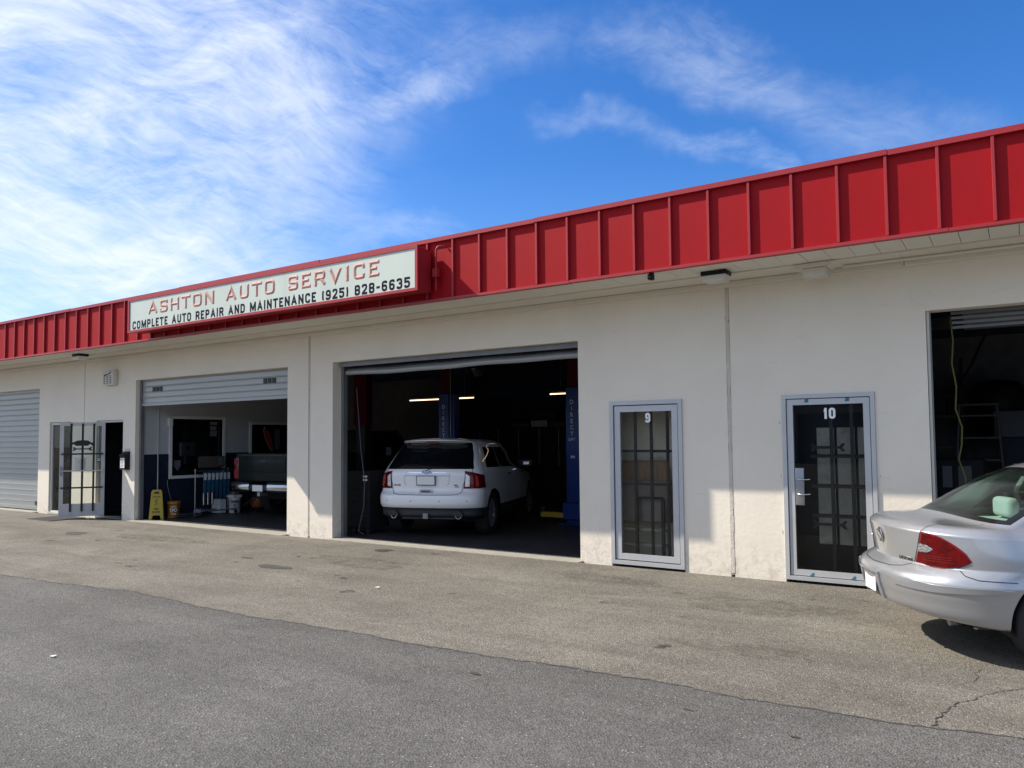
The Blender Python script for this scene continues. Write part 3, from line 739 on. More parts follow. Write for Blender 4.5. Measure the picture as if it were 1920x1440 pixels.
# right bay: rolled coil overhead
d3 = B().cyl((-.5, .75, 3.15), (4.0, .75, 3.15), .30, n=28).build('roll_up_door', 'galvanized_dark', bld, label='rolled-up dark roll-up door overhead')
for k in range(4):
    B().box(-.6, 4.0, .26+k*.06, .28+k*.06, 2.97-k*.045, 3.0-k*.045).build('slat', 'galvanized_dark', d3)
B().box(-.815, -.79, .03, .24, .006, 3.0).build('guide_rail', 'aluminium_pale', d3)

# ================================================================== FACADE DOORS AND WINDOWS
def frame(x0, x1, z0, z1, y0, y1, w, name, material, parent, r=.003):
    b = B()
    b.box(x0, x0+w, y0, y1, z0, z1); b.box(x1-w, x1, y0, y1, z0, z1)
    b.box(x0+w, x1-w, y0+.0005, y1, z0, z0+w); b.box(x0+w, x1-w, y0+.0005, y1, z1-w, z1)
    return b.build(name, material, parent)
def wrench(cx, cz, y, L, parent):
    """flat open-ended wrench ornament"""
    pts = []
    for sgn in (1, -1):
        e = [(L*.36, .016), (L*.42, .042), (L*.47, .050), (L*.52, .043), (L*.49, .017), (L*.455, .010), (L*.455, -.010), (L*.49, -.017), (L*.52, -.043), (L*.47, -.050), (L*.42, -.042), (L*.36, -.016)]
        pts += [(cx+sgn*a, cz+sgn*b_) for a, b_ in e]
    return B().prism(pts, y, y+.012).build('wrench_ornament', 'bar_black', parent)
def numeral(ch, cx, cz, h, parent):
    b, wd = glyph(ch, 0, 0, h, 1.12, .21); b.v = [(x+cx-wd/2, y+.0155, z+cz-h/2) for x, y, z in b.v]
    return b.build('numeral', 'numeral_white', parent, recalc=False)
# --- unit 9: fixed glazed panel
p9 = frame(-4.585, -3.575, .012, 2.15, -.022, .05, .052, 'glazed_panel', 'aluminium_frame', bld)
p9['label'] = 'glazed panel numbered 9'
frame(-4.530, -3.630, .067, 2.095, .006, .045, .006, 'gap_gasket', 'rubber_black', p9)
frame(-4.520, -3.640, .077, 2.085, -.004, .045, .078, 'leaf_frame', 'aluminium_frame', p9)
B().box(-4.443, -3.717, .018, .024, .154, 2.008).build('pane', 'door_glass', p9)
numeral('9', -4.05, 1.925, .125, p9)
for x in (-4.26, -4.035, -3.81):
    B().box(x-.018, x+.018, .07, .09, .14, 2.02).build('security_bar', 'bar_black', p9)
for z in (1.49, 1.06):
    B().box(-4.46, -3.70, .092, .108, z-.017, z+.017).build('security_bar', 'bar_black', p9)
# things standing close behind the glass of number 9
room = B(); room.box(-4.9, -3.2, .56, .60, .0, 2.5).build('vestibule_board', 'beige_board', bld)
B().box(-4.95, -4.9, .21, 1.1, 0, 2.6).build('vestibule_board', 'beige_board', bld)
B().box(-3.20, -3.15, .21, 1.1, 0, 2.6).build('vestibule_board', 'beige_board', bld)
B().box(-4.95, -3.15, .21, 1.1, 2.55, 2.6).build('vestibule_lid', 'beige_board', bld)
def solo(o, label, cat, **k): return props(o, label, cat, **k)
solo(B().bev(-4.62, -3.86, .24, .50, .55, 1.09, .01, 1).build('metal_cabinet', 'rusty_cabinet'), 'rusty grey metal cabinet behind the number 9 glass', 'cabinet')
solo(B().box(-4.58, -3.93, .34, .37, 1.092, 1.36).build('rusty_panel', 'rusty_sheet'), 'brown rusty sheet leaning on the cabinet behind number 9', 'metal sheet')
ch = thing('shelf_rack', 'dark shelf rack low behind the number 9 glass', 'shelf', (-4.2, .3, 0))
for x in (-4.30, -3.93): B().box(x-.02, x+.02, .16, .19, .0, .86).build('leg', 'bar_black', ch)
B().box(-4.30, -3.93, .16, .19, .86, .89).build('top_rail', 'bar_black', ch)
for z in (.47, .27): B().box(-4.55, -3.90, .22, .29, z-.04, z).build('shelf', 'grimy_board', ch)
# --- unit 10: glazed door
p10 = frame(-2.345, -1.345, .012, 2.15, -.022, .05, .046, 'glazed_door', 'aluminium_frame', bld)
p10['label'] = 'glazed door numbered 10 with pale pull plate'
frame(-2.298, -1.392, .059, 2.103, .006, .045, .006, 'gap_gasket', 'rubber_black', p10)
frame(-2.29, -1.40, .067, 2.095, -.004, .045, .066, 'leaf_frame', 'aluminium_frame', p10)
B().box(-2.224, -1.466, .018, .024, .133, 2.029).build('pane', 'door_glass', p10)
numeral('1', -1.868, 1.925, .125, p10); numeral('0', -1.795, 1.925, .125, p10)
B().bev(-2.215, -2.115, -.016, .012, .87, 1.30, .006, 2).build('pull_plate', 'steel_grey', p10)
for z in (1.17, 1.0): B().tube([(-2.19, -.02, z), (-2.15, -.045, z-.005), (-2.10, -.045, z-.004), (-2.05, -.02, z)], .006).build('pull_handle', 'steel_bright', p10)
for x in (-1.825, -1.605): B().box(x-.019, x+.019, .08, .10, .12, 2.04).build('security_bar', 'bar_black', p10)
for z in (1.43, 1.085, .745): B().box(-2.06, -1.45, .102, .118, z-.016, z+.016).build('security_bar', 'bar_black', p10)
wrench(-1.87, 1.535, .085, .36, p10); wrench(-1.87, .655, .085, .36, p10)
for i, (x, z, s_) in enumerate([(-2.07, 2.075, 1), (-1.63, 2.075, 1), (-2.06, .085, -1), (-1.62, .085, -1)]):
    B().prism([(x-.025, z-.018), (x+.022, z-.02), (x+.026, z+.02), (x-.012*s_, z+.022)], -.0065, -.0045).build('blue_tape', 'tape_blue', p10)
# grimy panels behind door 10
gp = thing('inner_panel_door', 'inner door of grimy pale panels behind door 10', 'door', (-1.8, .35, 0))
B().box(-2.4, -1.3, .34, .36, 0, 2.15).build('backing', 'locker_black', gp)
for c_ in range(4):
    for r_ in range(4):
        x0 = -2.035+c_*.225; z0 = .40+r_*.35
        if x0 < -1.3: B().bev(x0, x0+.195, .315, .339, z0, z0+.315, .006, 1).build('panel', 'grimy_board', gp)
B().box(-2.45, -2.4, .21, 1.2, 0, 2.4).build('vestibule_board', 'inner_dark', bld)
B().box(-1.3, -1.25, .21, 1.2, 0, 2.4).build('vestibule_board', 'inner_dark', bld)
# --- office side light and open door at the far left
sl = frame(-19.48, -18.54, .012, 2.15, .03, .09, .05, 'side_window', 'aluminium_pale', bld)
sl['label'] = 'tall glazed side window beside the open door'
B().box(-19.43, -18.59, .055, .061, .062, 2.10).build('pane', 'door_glass', sl)
for x in (-19.2, -18.97, -18.76): B().box(x-.015, x+.015, .13, .145, .05, 2.1).build('security_bar', 'bar_black', sl)
for z in (1.45, .75): B().box(-19.42, -18.6, .146, .16, z-.015, z+.015).build('security_bar', 'bar_black', sl)
B().box(-19.35, -19.22, .066, .07, .86, 1.02).build('sticker', 'paper_white', sl)
B().box(-19.5, -18.5, -.03, .03, -.01, .03).build('window_sill', 'aluminium_pale', sl)
df = B().box(-17.395, -17.355, .03, .12, 0, 2.155).box(-16.365, -16.325, .03, .12, 0, 2.155).box(-17.355, -16.365, .03, .12, 2.115, 2.155).build('door_frame', 'aluminium_pale', bld)
B().box(-17.36, -16.36, -.02, .22, 0, .02).build('door_sill', 'steel_grey', df)
# open leaf, hinged at its right, swung out across the pavement
hx, hy = -17.12, .05; ang = math.radians(-121)
lf = B().build('office_door', 'aluminium_pale', bld) if False else None
leaf = bpy.data.objects.new('office_door', None)
bpy.data.objects.remove(leaf)
# u runs from hinge to free edge, y' is thickness
def leaf_box(u0, u1, t0, t1, z0, z1):
    b = B(); b.box(u0, u1, t0, t1, z0, z1); return b
fr = B(); LW = .88
fr.box(0, .075, -.02, .02, .05, 2.12); fr.box(LW-.075, LW, -.02, .02, .05, 2.12); fr.box(.075, LW-.075, -.0195, .0195, .05, .33); fr.box(.075, LW-.075, -.0195, .0195, 2.04, 2.12)
leaf = fr.build('open_office_door', 'aluminium_pale', bld, label='open glazed office door with black security bars', local=True)
leaf.location = (hx, hy, 0); leaf.rotation_euler.z = ang
def lp(b, name, m): return b.build(name, m, leaf, local=True)
lp(B().box(.076, LW-.076, -.003, .003, .331, 2.039), 'pane', 'door_glass_clear')
for u in (.66, .44, .22): lp(B().box(u-.020, u+.020, .03, .045, .16, 2.09), 'security_bar', 'bar_black')
for z in (1.42, .68): lp(B().box(.03, LW-.03, .046, .058, z-.017, z+.017), 'security_bar', 'bar_black')
lp(B().box(.03, LW-.03, .046, .054, 1.04, 1.062), 'push_rail', 'aluminium_pale')
car_pts = [(.22, 1.60), (.23, 1.66), (.30, 1.675), (.36, 1.715), (.47, 1.725), (.58, 1.715), (.66, 1.68), (.73, 1.665), (.75, 1.60), (.70, 1.60), (.66, 1.64), (.61, 1.60), (.36, 1.60), (.31, 1.64), (.27, 1.60)]
lp(B().prism([(x*.93, z) for x, z in car_pts], .05, .062), 'car_ornament', 'bar_black')
wpts = []
for sg in (1, -1):
    wpts += [(.475+sg*a, 1.53+sg*b_) for a, b_ in [(.13, .012), (.16, .036), (.20, .040), (.205, .014), (.175, .008), (.175, -.008), (.205, -.014), (.20, -.040), (.16, -.036), (.13, -.012)]]
lp(B().prism([(x*.93, z) for x, z in wpts], .05, .062), 'wrench_ornament', 'bar_black')
lp(B().add([(.36, .0045, 1.06), (.58, .0045, 1.06), (.58, .0045, 1.34), (.36, .0045, 1.34)], [(0, 1, 2, 3)]), 'paper_notice', 'thin_paper')
b = B()
for i in range(9):
    b.box(.385, .385+.16*(.6+.4*random.Random(i).random()), +.005, .006, 1.10+i*.024, 1.104+i*.024)
lp(b, 'notice_text', 'ink_black')
lp(B().box(.085, .165, .004, .009, 1.24, 1.34), 'sticker', 'lift_blue')
lp(B().box(.09, .16, .0095, .0105, 1.265, 1.285).box(.09, .16, .0095, .0105, 1.30, 1.315), 'notice_text', 'paper_white')
lp(B().box(LW-.06, LW-.015, -.045, .045, .95, 1.15), 'lock_case', 'steel_grey')
mt = props(B().bev(-18.35, -17.3, -1.0, -.25, .001, .012, .004, 1).build('door_mat', 'rubber_black'), 'flat dark mat on the asphalt under the open office door', 'mat')
# office behind
B().box(-19.95, -15.97, 2.2, 2.25, 0, 2.6).build('office_back', 'office_wall', bld)
B().box(-20.0, -15.96, .2, 6.0, 2.6, 2.65).build('office_ceiling', 'office_wall', bld)
B().box(-20.0, -19.95, .2, 10.8, 0, 4.4).build('partition_wall', 'office_wall', bld)

# ================================================================== THINGS ON THE FACADE
sg = thing('shop_sign', 'long pale sign box reading ASHTON AUTO SERVICE on the red fascia', 'sign', (-10.17, -1.1, 3.65))
SX0, SX1, SZ0, SZ1, SYF = -13.66, -6.72, 3.695, 4.275, -1.44
B().box(SX0, SX1, SYF+.02, YF-.065, SZ0, SZ1).build('cabinet', 'red_paint_sign', sg)
b = B(); w_ = .055
b.box(SX0-.02, SX0+.025, SYF-.015, SYF+.03, SZ0-.02, SZ1+.02); b.box(SX1-.025, SX1+.02, SYF-.015, SYF+.03, SZ0-.02, SZ1+.02)
b.box(SX0+.025, SX1-.025, SYF-.0145, SYF+.03, SZ0-.02, SZ0+.02); b.box(SX0+.025, SX1-.025, SYF-.0145, SYF+.03, SZ1-.02, SZ1+.02)
b.build('rim', 'red_trim', sg)
fc = B().box(SX0+.025, SX1-.025, SYF, SYF+.018, SZ0+.02, SZ1-.02).build('face', 'sign_face', sg)
for w__, xa, xb in (('ASHTON', -13.04, -11.12), ('AUTO', -10.82, -9.60), ('SERVICE', -9.30, -7.40)): sign_line(w__, xa, xb, 3.955, .235, SYF-.001, 'raised_letter', 'copper_letter', sg, stem=.235, gap=.16, ridge=.010)
sign_line('COMPLETE AUTO REPAIR AND MAINTENANCE (925) 828-6635', -13.54, -6.84, 3.728, .150, SYF, 'letter', 'letter_navy', sg, stem=.215, gap=.15)
# conduit beside the sign
cd = B().tube([(-6.60, YF-.1, 3.98), (-6.60, YF-.1, 4.26), (-6.57, YF-.1, 4.30), (-6.52, YF-.06, 4.31), (-6.50, YF-.02, 4.31)], .014)
cd.bev(-6.64, -6.56, YF-.14, YF-.065, 3.88, 4.0, .006, 1).cyl((-6.60, YF-.1, 3.88), (-6.60, YF-.1, 3.7), .010)
props(cd.build('sign_conduit', 'red_paint_sign'), 'red painted conduit and box at the right end of the sign', 'conduit')
# soffit lamps
def soffit_lamp(x, y, label, wd=.30):
    t = thing('wall_pack_lamp', label, 'lamp', (x, y, 3.585), group='lamps under the soffit')
    B().bev(x-wd/2, x+wd/2, y-.11, y+.11, 3.53, 3.585, .012, 2).build('housing', 'box_black', t)
    B().prism([(x-wd/2+.008, 3.53), (x-wd/2+.03, 3.465), (x+wd/2-.03, 3.465), (x+wd/2-.008, 3.53)], y-.10, y+.10).build('lens', 'lens_plastic', t)
soffit_lamp(-2.90, -.60, 'unlit black and white soffit lamp above the rough joint between doors 9 and 10')
soffit_lamp(-16.95, -.62, 'unlit small dark soffit lamp at the far left above the open office door')
jb = thing('junction_box', 'cream square junction box under the soffit above door 10', 'junction box', (-1.8, -.32, 3.5))
B().prism([(-2.06, 3.571), (-2.06, 3.535), (-2.02, 3.525), (-1.72, 3.525), (-1.66, 3.545), (-1.60, 3.571)], -.47, -.20).build('mounting_plate', 'cream_trim', jb)
B().bev(-1.97, -1.72, -.46, -.24, 3.43, 3.524, .012, 2).build('box', 'cream_box', jb)
B().tube([(-1.60, -.18, 3.55), (0, -.16, 3.55), (3, -.16, 3.55), (7.9, -.16, 3.55)], .016, 8).build('conduit', 'cream_trim', jb)
cm = thing('security_camera', 'small black security camera under the red fascia', 'camera', (-3.53, -1.0, 3.58))
B().cyl((-3.53, -1.0, 3.584), (-3.53, -1.0, 3.555), .03, n=16).build('mount', 'box_black', cm)
B().bev(-3.56, -3.50, -1.06, -.97, 3.495, 3.56, .012, 2).build('body', 'box_black', cm)
B().cyl((-3.53, -1.06, 3.525), (-3.53, -1.068, 3.525), .018, n=16).build('lens', 'vent_black', cm)
al = thing('alarm_box', 'cream alarm box with louvres high on the wall left of the truck bay', 'alarm box', (-16.7, 0, 3.05))
B().bev(-16.97, -16.55, -.115, -.0015, 2.93, 3.265, .012, 2).build('case', 'cream_box', al)
b = B()
for k in range(3):
    for j in range(4): b.box(-16.93+k*.12, -16.86+k*.12, -.1185, -.1155, 2.965+j*.04, 2.985+j*.04)
b.build('louvre', 'box_black', al)
B().prism([(-16.93, 3.16), (-16.72, 3.19), (-16.62, 3.24), (-16.66, 3.18), (-16.90, 3.135)], -.1185, -.1155).box(-16.93, -16.62, -.1185, -.1155, 3.125, 3.137).build('emblem', 'box_black', al)
mb = thing('drop_box', 'small black key drop box with white label left of the truck bay', 'mailbox', (-16.12, 0, 1.15))
B().prism([(-.11, 1.08), (-.11, 1.36), (-.13, 1.39), (-.015, 1.47), (-.0015, 1.47), (-.0015, 1.08)], -16.24, -16.03, 'x').build('case', 'box_black', mb)
B().box(-16.215, -16.055, -.113, -.1105, 1.12, 1.33).build('label', 'paper_white', mb)
b = B()
for j in range(6): b.box(-16.20, -16.20+.10+.03*(j % 2), -.1150, -.1135, 1.145+j*.03, 1.153+j*.03)
b.build('label_text', 'ink_black', mb)
B().box(-16.24, -16.03, -.008, -.0015, 1.473, 1.53).build('blue_plate', 'aluminium_frame', mb)

def wall_crack(pts, w):
    r8 = random.Random(len(pts)*3+int(pts[0][0]*10)); line = []
    for (a, c), (d, e) in zip(pts[:-1], pts[1:]):
        m = max(2, int(math.hypot(d-a, e-c)/.03))
        for i in range(m): line.append((a+(d-a)*i/m+r8.uniform(-.006, .006), c+(e-c)*i/m+r8.uniform(-.006, .006)))
    line.append(pts[-1]); k = len(line)
    vs_ = [(x-w*(.3+.7*r8.random())/2, -.0015, z) for x, z in line]+[(x+w*(.3+.7*r8.random())/2, -.0015, z) for x, z in line]
    B().add(vs_, [(i, i+1, k+i+1, k+i) for i in range(k-1)]).build('hairline_crack', 'joint_sealant', bld)
wall_crack([(-4.78, .02), (-4.83, .16), (-4.76, .28), (-4.80, .40)], .006)
wall_crack([(-3.35, 3.40), (-3.28, 3.33), (-3.30, 3.2)], .004)
wall_crack([(-9.95, 3.02), (-10.1, 3.15), (-10.13, 3.4)], .004)
wall_crack([(-.80, 3.02), (-.95, 3.14), (-.97, 3.3)], .004)
# chipped paint at the edges of the openings
for i, (x, z) in enumerate([(-2.375, 1.83), (-2.37, 1.2), (-2.372, .55), (-1.312, 1.22), (-3.55, 1.55)]):
    r9 = random.Random(i); w_, h_ = r9.uniform(.004, .008), r9.uniform(.008, .024)
    pts = [(x+w_*math.cos(a)*(.6+.5*r9.random()), z+h_*math.sin(a)*(.6+.5*r9.random())) for a in np.linspace(0, 2*PI, 9)[:-1]]
    B().add([(a, -.0012, c) for a, c in pts], [tuple(range(8))]).build('paint_chip', 'chipped_concrete', bld)
# ================================================================== INSIDE THE TRUCK BAY
iw = bpy.data.objects.new('bay_side_wall', None); COL.objects.link(iw); iw.parent = bld
iw['label'] = 'inner side wall, white over dark navy'
def wallx(y0, y1, z0, z1):
    """split at the paint line"""
    if z0 < 1.40: B().box(-15.97, -15.85, y0, y1, z0, min(z1, 1.40)).build('navy_wall_face', 'inner_navy', iw)
    if z1 > 1.40: B().box(-15.97, -15.85, y0, y1, max(z0, 1.40), z1).build('white_wall_face', 'inner_white', iw)
W1 = (.85, 2.16, .91, 2.185); W2 = (2.98, 4.25, .9, 2.08)
wallx(WT+.001, W1[0], 0, 4.42); wallx(W1[0], W1[1], 0, W1[2]); wallx(W1[0], W1[1], W1[3], 4.42)
wallx(W1[1], W2[0], 0, 4.42); wallx(W2[0], W2[1], 0, W2[2]); wallx(W2[0], W2[1], W2[3], 4.42); wallx(W2[1], 10.79, 0, 4.42)
B().tube([(-15.835, .52, .2), (-15.835, .52, 2.5)], .012, 6).build('wall_conduit', 'inner_white', iw)
for (y0, y1, z0, z1) in (W1, W2):
    b = B(); w_ = .065
    b.box(-15.98, -15.82, y0-w_, y0, z0-w_, z1+w_); b.box(-15.98, -15.82, y1, y1+w_, z0-w_, z1+w_)
    b.box(-15.979, -15.821, y0, y1, z0-w_, z0); b.box(-15.979, -15.821, y0, y1, z1, z1+w_)
    o = b.build('window_frame', 'white_plastic', bld)
    if y0 < 1: B().box(-15.91, -15.905, y0, y1, z0, z1).build('pane', 'office_glass', o); WF = o
b = B()
b.prism([(.95, 1.25), (1.11, 1.25), (1.11, 1.12), (1.03, 1.02), (.95, 1.12)], -15.903, -15.900, 'x')
b.build('sticker', 'steel_grey', WF)
for (y, z, w_, h_) in ((1.86, 2.06, .19, .07), (1.86, 1.93, .17, .10), (1.86, 1.79, .18, .12)):
    pp = B().box(-15.903, -15.900, y, y+w_, z, z+h_).build('notice', 'steel_grey', WF)
# office clutter behind the glass
mo = thing('computer_monitor', 'pale back of a computer monitor behind the office window', 'monitor', (-16.45, 1.66, 1.3))
B().bev(-16.50, -16.44, 1.47, 1.85, 1.33, 1.65, .01, 2).build('screen_back', 'white_plastic', mo)
B().box(-16.55, -16.45, 1.62, 1.70, 1.15, 1.33).build('stand', 'steel_grey', mo)
B().box(-16.439, -16.435, 1.61, 1.67, 1.48, 1.56).build('badge', 'ink_black', mo)
solo(B().box(-17.2, -16.2, .7, 2.6, 1.08, 1.13).build('office_counter', 'cardboard_dark'), 'dark office counter behind the framed inner window', 'counter')
cl = B().lathe([(0, 0), (.17, 0), (.17, .03), (.14, .04)], (-19.9, 1.2, 2.0), 'x', 28).build('wall_clock', 'steel_grey')
solo(cl, 'round clock on the dark office wall seen through the inner window', 'clock')
# items in the second opening
ov = []
for i in range(28):
    a = 2*PI*i/28; y, z = .10*math.cos(a), .30*math.sin(a); c_, s_ = math.cos(.35), math.sin(.35)
    ov.append((3.80+y*c_+z*s_*(-1), 1.72-y*s_*(-1)*-1+z*c_))
rs = thing('red_oval_sign', 'tilted red oval sign in the dark doorway above the truck', 'sign', (-16.2, 3.8, 1.5))
B().prism([(y-.0, z) for y, z in ov], -16.22, -16.20, 'x').build('board', 'sign_red', rs)
B().prism([(3.80+(y-3.80)*1.07, 1.72+(z-1.72)*1.07) for y, z in ov], -16.235, -16.221, 'x').build('rim', 'white_plastic', rs)
solo(B().box(-16.3, -16.28, 4.05, 4.22, 1.45, 1.98).build('notice_board', 'steel_grey'), 'pale notice sheet beside the red oval sign', 'notice')
solo(B().box(-15.84, -15.76, .74, .82, 2.02, 2.20).build('wall_sensor', 'white_plastic'), 'small white box at the top left corner of the inner window frame', 'sensor')

# wet floor sign
wf = thing('wet_floor_sign', 'yellow folding sign reading CAUTION WET FLOOR at the left of the truck bay', 'floor sign', (-15.60, .36, 0), rotz=math.radians(54))
def wfl(b, n, m, **k): return b.build(n, m, wf, local=True, **k)
for sgn, nm in ((-1, 'front'), (1, 'rear')):
    b = B()
    y_t, y_b = .012*sgn, .13*sgn
    def P(x, z): return (x, y_b+(y_t-y_b)*z/.64, z)
    out = [(-.145, 0), (-.10, 0), (-.07, .10), (.07, .10), (.10, 0), (.145, 0), (.105, .60), (.08, .64), (-.08, .64), (-.105, .60)]
    n_ = len(out); f_ = [Vector(P(*q)) for q in out]; g_ = [v+Vector((0, .008*sgn, 0)) for v in f_]
    b.add(f_+g_, [tuple(range(n_)), tuple(range(2*n_-1, n_-1, -1))]+[(i, n_+i, n_+(i+1) % n_, (i+1) % n_) for i in range(n_)])
    wfl(b, 'panel', 'yellow_plastic')
tl = math.atan2(.118, .64)
def wtext(s_, z, w_, h_):
    vs, fs = text_mesh(s_, w_, h_, .0008, .03)
    y = -(.13+(.012-.13)*z/.64)-.0105
    b = B(); R = Matrix.Rotation(-tl, 3, 'X'); b.add([R @ Vector(v)+Vector((0, y, z)) for v in vs], fs); wfl(b, 'sign_text', 'ink_black')
wtext('CAUTION', .49, .15, .030); wtext('WET', .235, .10, .045); wtext('FLOOR', .17, .15, .045)
b = B()
for (x0, x1, z0, z1) in ((-.005, .02, .42, .44), (-.02, .0, .36, .42), (0, .03, .33, .35), (-.03, -.015, .31, .34)):
    yq = lambda z: -(.13+(.012-.13)*z/.64)-.0100
    b.add([(x0, yq(z0), z0), (x1, yq(z0), z0), (x1, yq(z1), z1), (x0, yq(z1), z1)], [(0, 1, 2, 3)])
wfl(b, 'figure_mark', 'ink_black')
b = B(); yq = lambda z: -(.13+(.012-.13)*z/.64)-.0100
b.add([(-.05, yq(.555), .555), (.05, yq(.555), .555), (.05, yq(.60), .60), (-.05, yq(.60), .60)], [(0, 1, 2, 3)])
wfl(b, 'handle_slot', 'vent_black')

def bucket(name, label, x, y, r, h, material, band, txt=None):
    t = thing(name, label, 'bucket', (x, y, 0))
    B().lathe([(0, .004), (r*.86, .004), (r*.88, .012), (r*.99, h*.86), (r*1.04, h*.86), (r*1.04, h*.90), (r, h*.90), (r*1.0, h*.97), (r*1.05, h*.97), (r*1.05, h), (r*.97, h), (r*.85, .03), (0, .03)], (x, y, 0), 'z', 36).build('pail', material, t)
    B().tube([(x+r*1.06*math.cos(a), y+r*1.06*math.sin(a)-.01, h*.86-.12*math.sin(a-.2) if 0 < a < PI else h*.86) for a in np.linspace(.2, 2.9, 14)], .004, 6).build('bail', 'steel_grey', t)
    for (s_, z, w_, hh) in (txt or []):
        vs, fs = text_mesh(s_, w_, hh, .0005, .03)
        d = math.atan2(-9.3-y, -x); b = B(); out = []
        for v in vs:
            a = d+(v[0])/r; rr_ = r*(.88+.11*z/(h*.86))+.0025-v[1]
            out.append((x+rr_*math.cos(a), y+rr_*math.sin(a), z+v[2]))
        b.add(out, fs); b.build('print', band, t)
    return t
bucket('orange_bucket', 'orange plastic bucket beside the yellow wet floor sign', -15.60, .76, .135, .36, 'orange_plastic', 'paper_white', [('LETS', .255, .12, .03), ('DO', .18, .15, .075), ('THIS', .095, .12, .03)])
bucket('white_bucket', 'white printed paint bucket beside the wiper rack with boxes on top', -15.42, 2.20, .14, .36, 'white_plastic', 'ink_black', [('PRIMER', .26, .16, .04), ('5', .17, .05, .07), ('GALLON', .09, .12, .03)])
solo(B().bev(-15.56, -15.29, 2.07, 2.31, .362, .42, .006, 1).build('white_carton', 'paper_white'), 'flat white carton lying on the lid of the white bucket', 'box')
solo(B().bev(-15.50, -15.35, 2.10, 2.27, .422, .49, .006, 1).build('grey_carton', 'steel_grey'), 'small grey carton on top of the white carton', 'box')
solo(B().bev(-15.80, -15.50, 1.85, 2.03, .012, .33, .01, 1).build('white_crate', 'white_plastic'), 'whitish translucent crate between the wiper rack and the white bucket', 'crate')
solo(B().bev(-15.6, -15.3, 2.2, 2.5, .0, .002, .0005, 1).build('floor_card', 'cardboard_dark'), 'dark card lying flat under the white bucket', 'card') if False else None
# shop vacuum
vc = thing('shop_vacuum', 'orange and black shop vacuum in front of the navy wall beside the truck', 'vacuum cleaner', (-15.25, 2.75, 0))
B().lathe([(0, .09), (.17, .09), (.19, .13), (.19, .30), (.17, .33), (0, .33)], (-15.25, 2.75, 0), 'z', 28).build('tank', 'red_orange', vc)
B().lathe([(.18, .33), (.19, .35), (.15, .44), (0, .46)], (-15.25, 2.75, 0), 'z', 28).build('motor_head', 'box_black', vc)
for a in (0.4, 2.0, 3.6, 5.2): B().cyl((-15.25+.17*math.cos(a), 2.75+.17*math.sin(a)-.012, .04), (-15.25+.17*math.cos(a), 2.75+.17*math.sin(a)+.012, .04), .04, n=12).build('caster', 'rubber_black', vc)
B().tube([(-15.25+.18*math.cos(a)*(1+.05*a), 2.55+.2*math.sin(a), .2+.1*math.sin(a*1.3)) for a in np.linspace(2, 6, 18)], .02, 8).build('hose', 'rubber_black', vc)
# wiper blade display rack
wr = thing('wiper_rack', 'silver display rack of blue wiper blade packs below the inner window', 'display rack', (-15.45, 1.7, 0))
for (x, y) in ((-15.6, 1.28), (-15.6, 2.14), (-15.3, 1.28), (-15.3, 2.14)):
    B().cyl((x, y, .05), (x, y, 1.05 if x < -15.5 else .14), .013, n=10).build('post', 'steel_bright', wr)
    B().cyl((x-.012, y, .045), (x+.012, y, .045), .04, n=12).build('caster', 'rubber_black', wr)
B().box(-15.62, -15.28, 1.27, 1.30, .09, .12).box(-15.62, -15.28, 2.12, 2.15, .09, .12).box(-15.62, -15.59, 1.30, 2.12, .095, .125).box(-15.31, -15.28, 1.30, 2.12, .095, .125).build('base_frame', 'steel_grey', wr)
B().box(-15.63, -15.60, 1.25, 2.17, 1.0, 1.04).box(-15.60, -15.36, 1.30, 1.32, .99, 1.02).box(-15.6, -15.36, 2.10, 2.12, .99, 1.02).build('top_rail', 'box_black', wr)
B().box(-15.615, -15.605, 1.36, 2.05, 1.07, 1.33).build('header_card', 'cardboard_dark', wr)
B().box(-15.604, -15.60, 1.88, 2.0, 1.12, 1.30).build('price_card', 'steel_grey', wr)
for i in range(7):
    y = 1.36+i*.105
    L_ = .62 if i < 6 else .55
    o = B().prism([(y, .985), (y+.075, .985), (y+.075, .985-.20), (y+.062, .985-L_), (y+.013, .985-L_), (y, .785)], -15.42-.003*i, -15.40-.003*i, 'x').build('wiper_pack', 'wiper_blue', wr)
    B().box(-15.398-.003*i, -15.394-.003*i, y+.006, y+.069, .80, .95).build('pack_card', 'paper_white', o)
    B().cyl((-15.6, y+.037, 1.0), (-15.38, y+.037, 1.0), .003, n=6).build('hook', 'steel_bright', wr)
for i in range(3):
    y = 1.33+i*.11
    B().bev(-15.40, -15.36, y, y+.05, .24, .52, .01, 1).build('silver_pack', 'steel_bright', wr)
# coiled hose and small junk by the bucket
b = B(); b.tube([(-15.35+.2*math.cos(a)*(1-.02*a), .95+.33*math.sin(a)+.01*a, .02+.006*a) for a in np.linspace(0, 14, 70)], .014, 8)
solo(b.build('coiled_hose', 'rubber_black'), 'black hose coiled on the floor around the orange bucket', 'hose')
b = B(); b.tube([(-15.80, .78+.05*math.sin(a), .03+a*.16) for a in np.linspace(0, 5, 26)], .007, 6)
solo(b.build('hanging_cable', 'steel_grey'), 'thin grey cable hanging down the navy wall behind the orange bucket', 'cable')
b = B(); b.tube([(-15.25+.06*math.cos(a)*(1+.15*math.sin(3*a)), 1.12+.08*math.sin(a), .10+.08*math.sin(2.2*a)) for a in np.linspace(0, 12, 60)], .012, 7)
solo(b.build('wire_bundle', 'hose_yellow' if False else 'steel_grey'), 'tangled bundle of grey wire standing right of the orange bucket', 'wire bundle')

